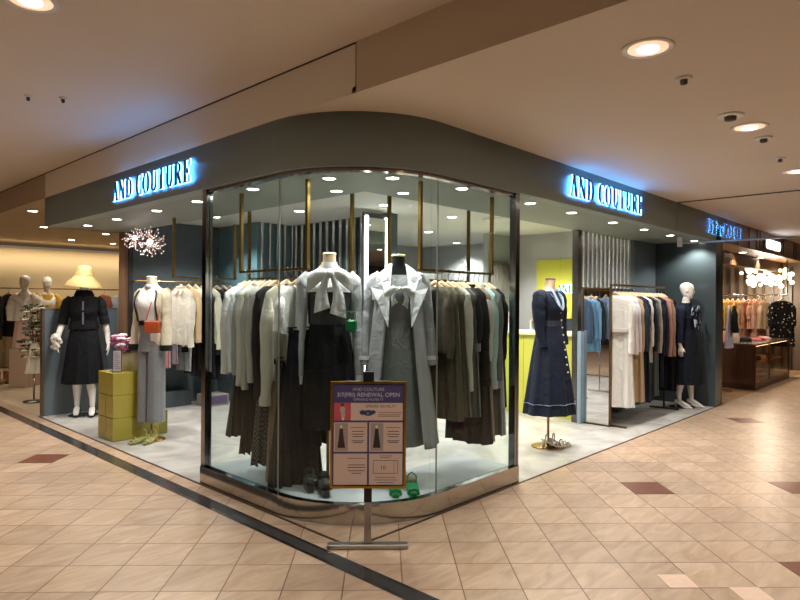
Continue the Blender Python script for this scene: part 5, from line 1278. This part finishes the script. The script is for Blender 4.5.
mb.build('gold_frame', GOLD, pb)
PAP = plain('cdb3a6', .6, 0, .01)
f1 = -.0285
def pat(x0, x1, z0, z1, m_, d=.0006, nm='printed_panel', par=pb): return MB().box(x0, x1, f1-d, f1+.0003, z0, z1).build(nm, m_, par)
pat(-.105, .207, .78, .885, PAP); pat(-.207, -.105, .78, .885, plain('c0505a', .6))
pat(-.207, -.006, .592, .768, PAP); pat(.006, .207, .592, .768, PAP)
pat(-.207, -.006, .393, .580, PAP); pat(.006, .207, .393, .580, PAP)
TXL = plain('b9b4c9', .6); TXD = plain('4a3a3c', .6); TXG = plain('8a6a3a', .6)
def tx(s_, size, m_, x, z, al='CENTER', d=.0009, b=0): return text(s_, size, m_, pb, (x, f1-d, z), (PI/2, 0, 0), ext=.0002, align=al, bold=b)
tx('AND COUTURE', .027, TXL, 0, .958); tx('3/7(FRI) RENEWAL OPEN', .0345, TXL, 0, .923, b=.0004); tx('OPENING NOVELTY', .020, TXL, 0, .899)
tx('SPECIAL NOVELTY', .022, TXD, .075, .858)
for z in (.826, .812, .803): pat(.06, .19 if z < .82 else .2, z, z+.004, TXG, .0009, 'printed_line')
def blob(pts, m_, nm='printed_figure'):
    mb = MB(); 
    for x, z, rx_, rz_ in pts: mb.loft([[(x+rx_*math.cos(a), y, z+rz_*math.sin(a)) for a in [2*PI*k/14 for k in range(14)]] for y in (f1-.0012, f1)], smooth=False)
    return mb.build(nm, m_, pb)
blob([(-.155, .872, .010, .010)], TXD); blob([(-.155, .845, .016, .022), (-.152, .815, .013, .022)], plain('b5a596', .6)); blob([(-.152, .792, .008, .012)], SKIN)
blob([(.0, .825, .03, .018), (-.035, .828, .018, .015), (.03, .83, .014, .012)], plain('39465c', .5)); blob([(-.005, .822, .012, .010)], plain('6f8db0', .5))
for x0 in (-.207, .006):
    pat(x0+.008, x0+.085, .597, .763, plain('a08f86', .6), .0008, 'printed_photo')
    dxx = x0+.045
    mb = MB(); mb.loft([[(dxx+a, y, z) for a, z in ((-.022, .615), (.024, .615), (.013, .69), (.010, .73), (-.010, .73), (-.013, .69))] for y in (f1-.0014, f1)], smooth=False); mb.build('printed_figure', plain('3a2226' if x0 < 0 else '2a2226', .6), pb)
    blob([(dxx, .742, .008, .010)], SKIN)
    for z, l_ in ((.735, .09), (.712, .07), (.695, .08), (.680, .065), (.655, .075), (.645, .06)): pat(x0+.145-l_/2, x0+.145+l_/2, z, z+.0045, TXD if z != .735 else TXG, .0009, 'printed_line')
for z, l_ in ((.55, .11), (.51, .10), (.495, .11), (.475, .10), (.46, .06)): pat(-.07-l_/2, -.07+l_/2, z, z+.0045, TXG if z == .55 else TXD, .0009, 'printed_line')
tx('10', .034, TXD, .09, .485); 
for a in ((.03, .033, .46, .54), (.03, .18, .537, .54), (.03, .18, .46, .463), (.177, .18, .46, .54), (.155, .157, .46, .54)): pat(*a, TXD, .0009, 'printed_line')
for z, l_ in ((.565, .08), (.555, .06), (.435, .12), (.42, .14), (.405, .10)): pat(.105-l_/2, .105+l_/2, z, z+.003, TXD, .0009, 'printed_line')
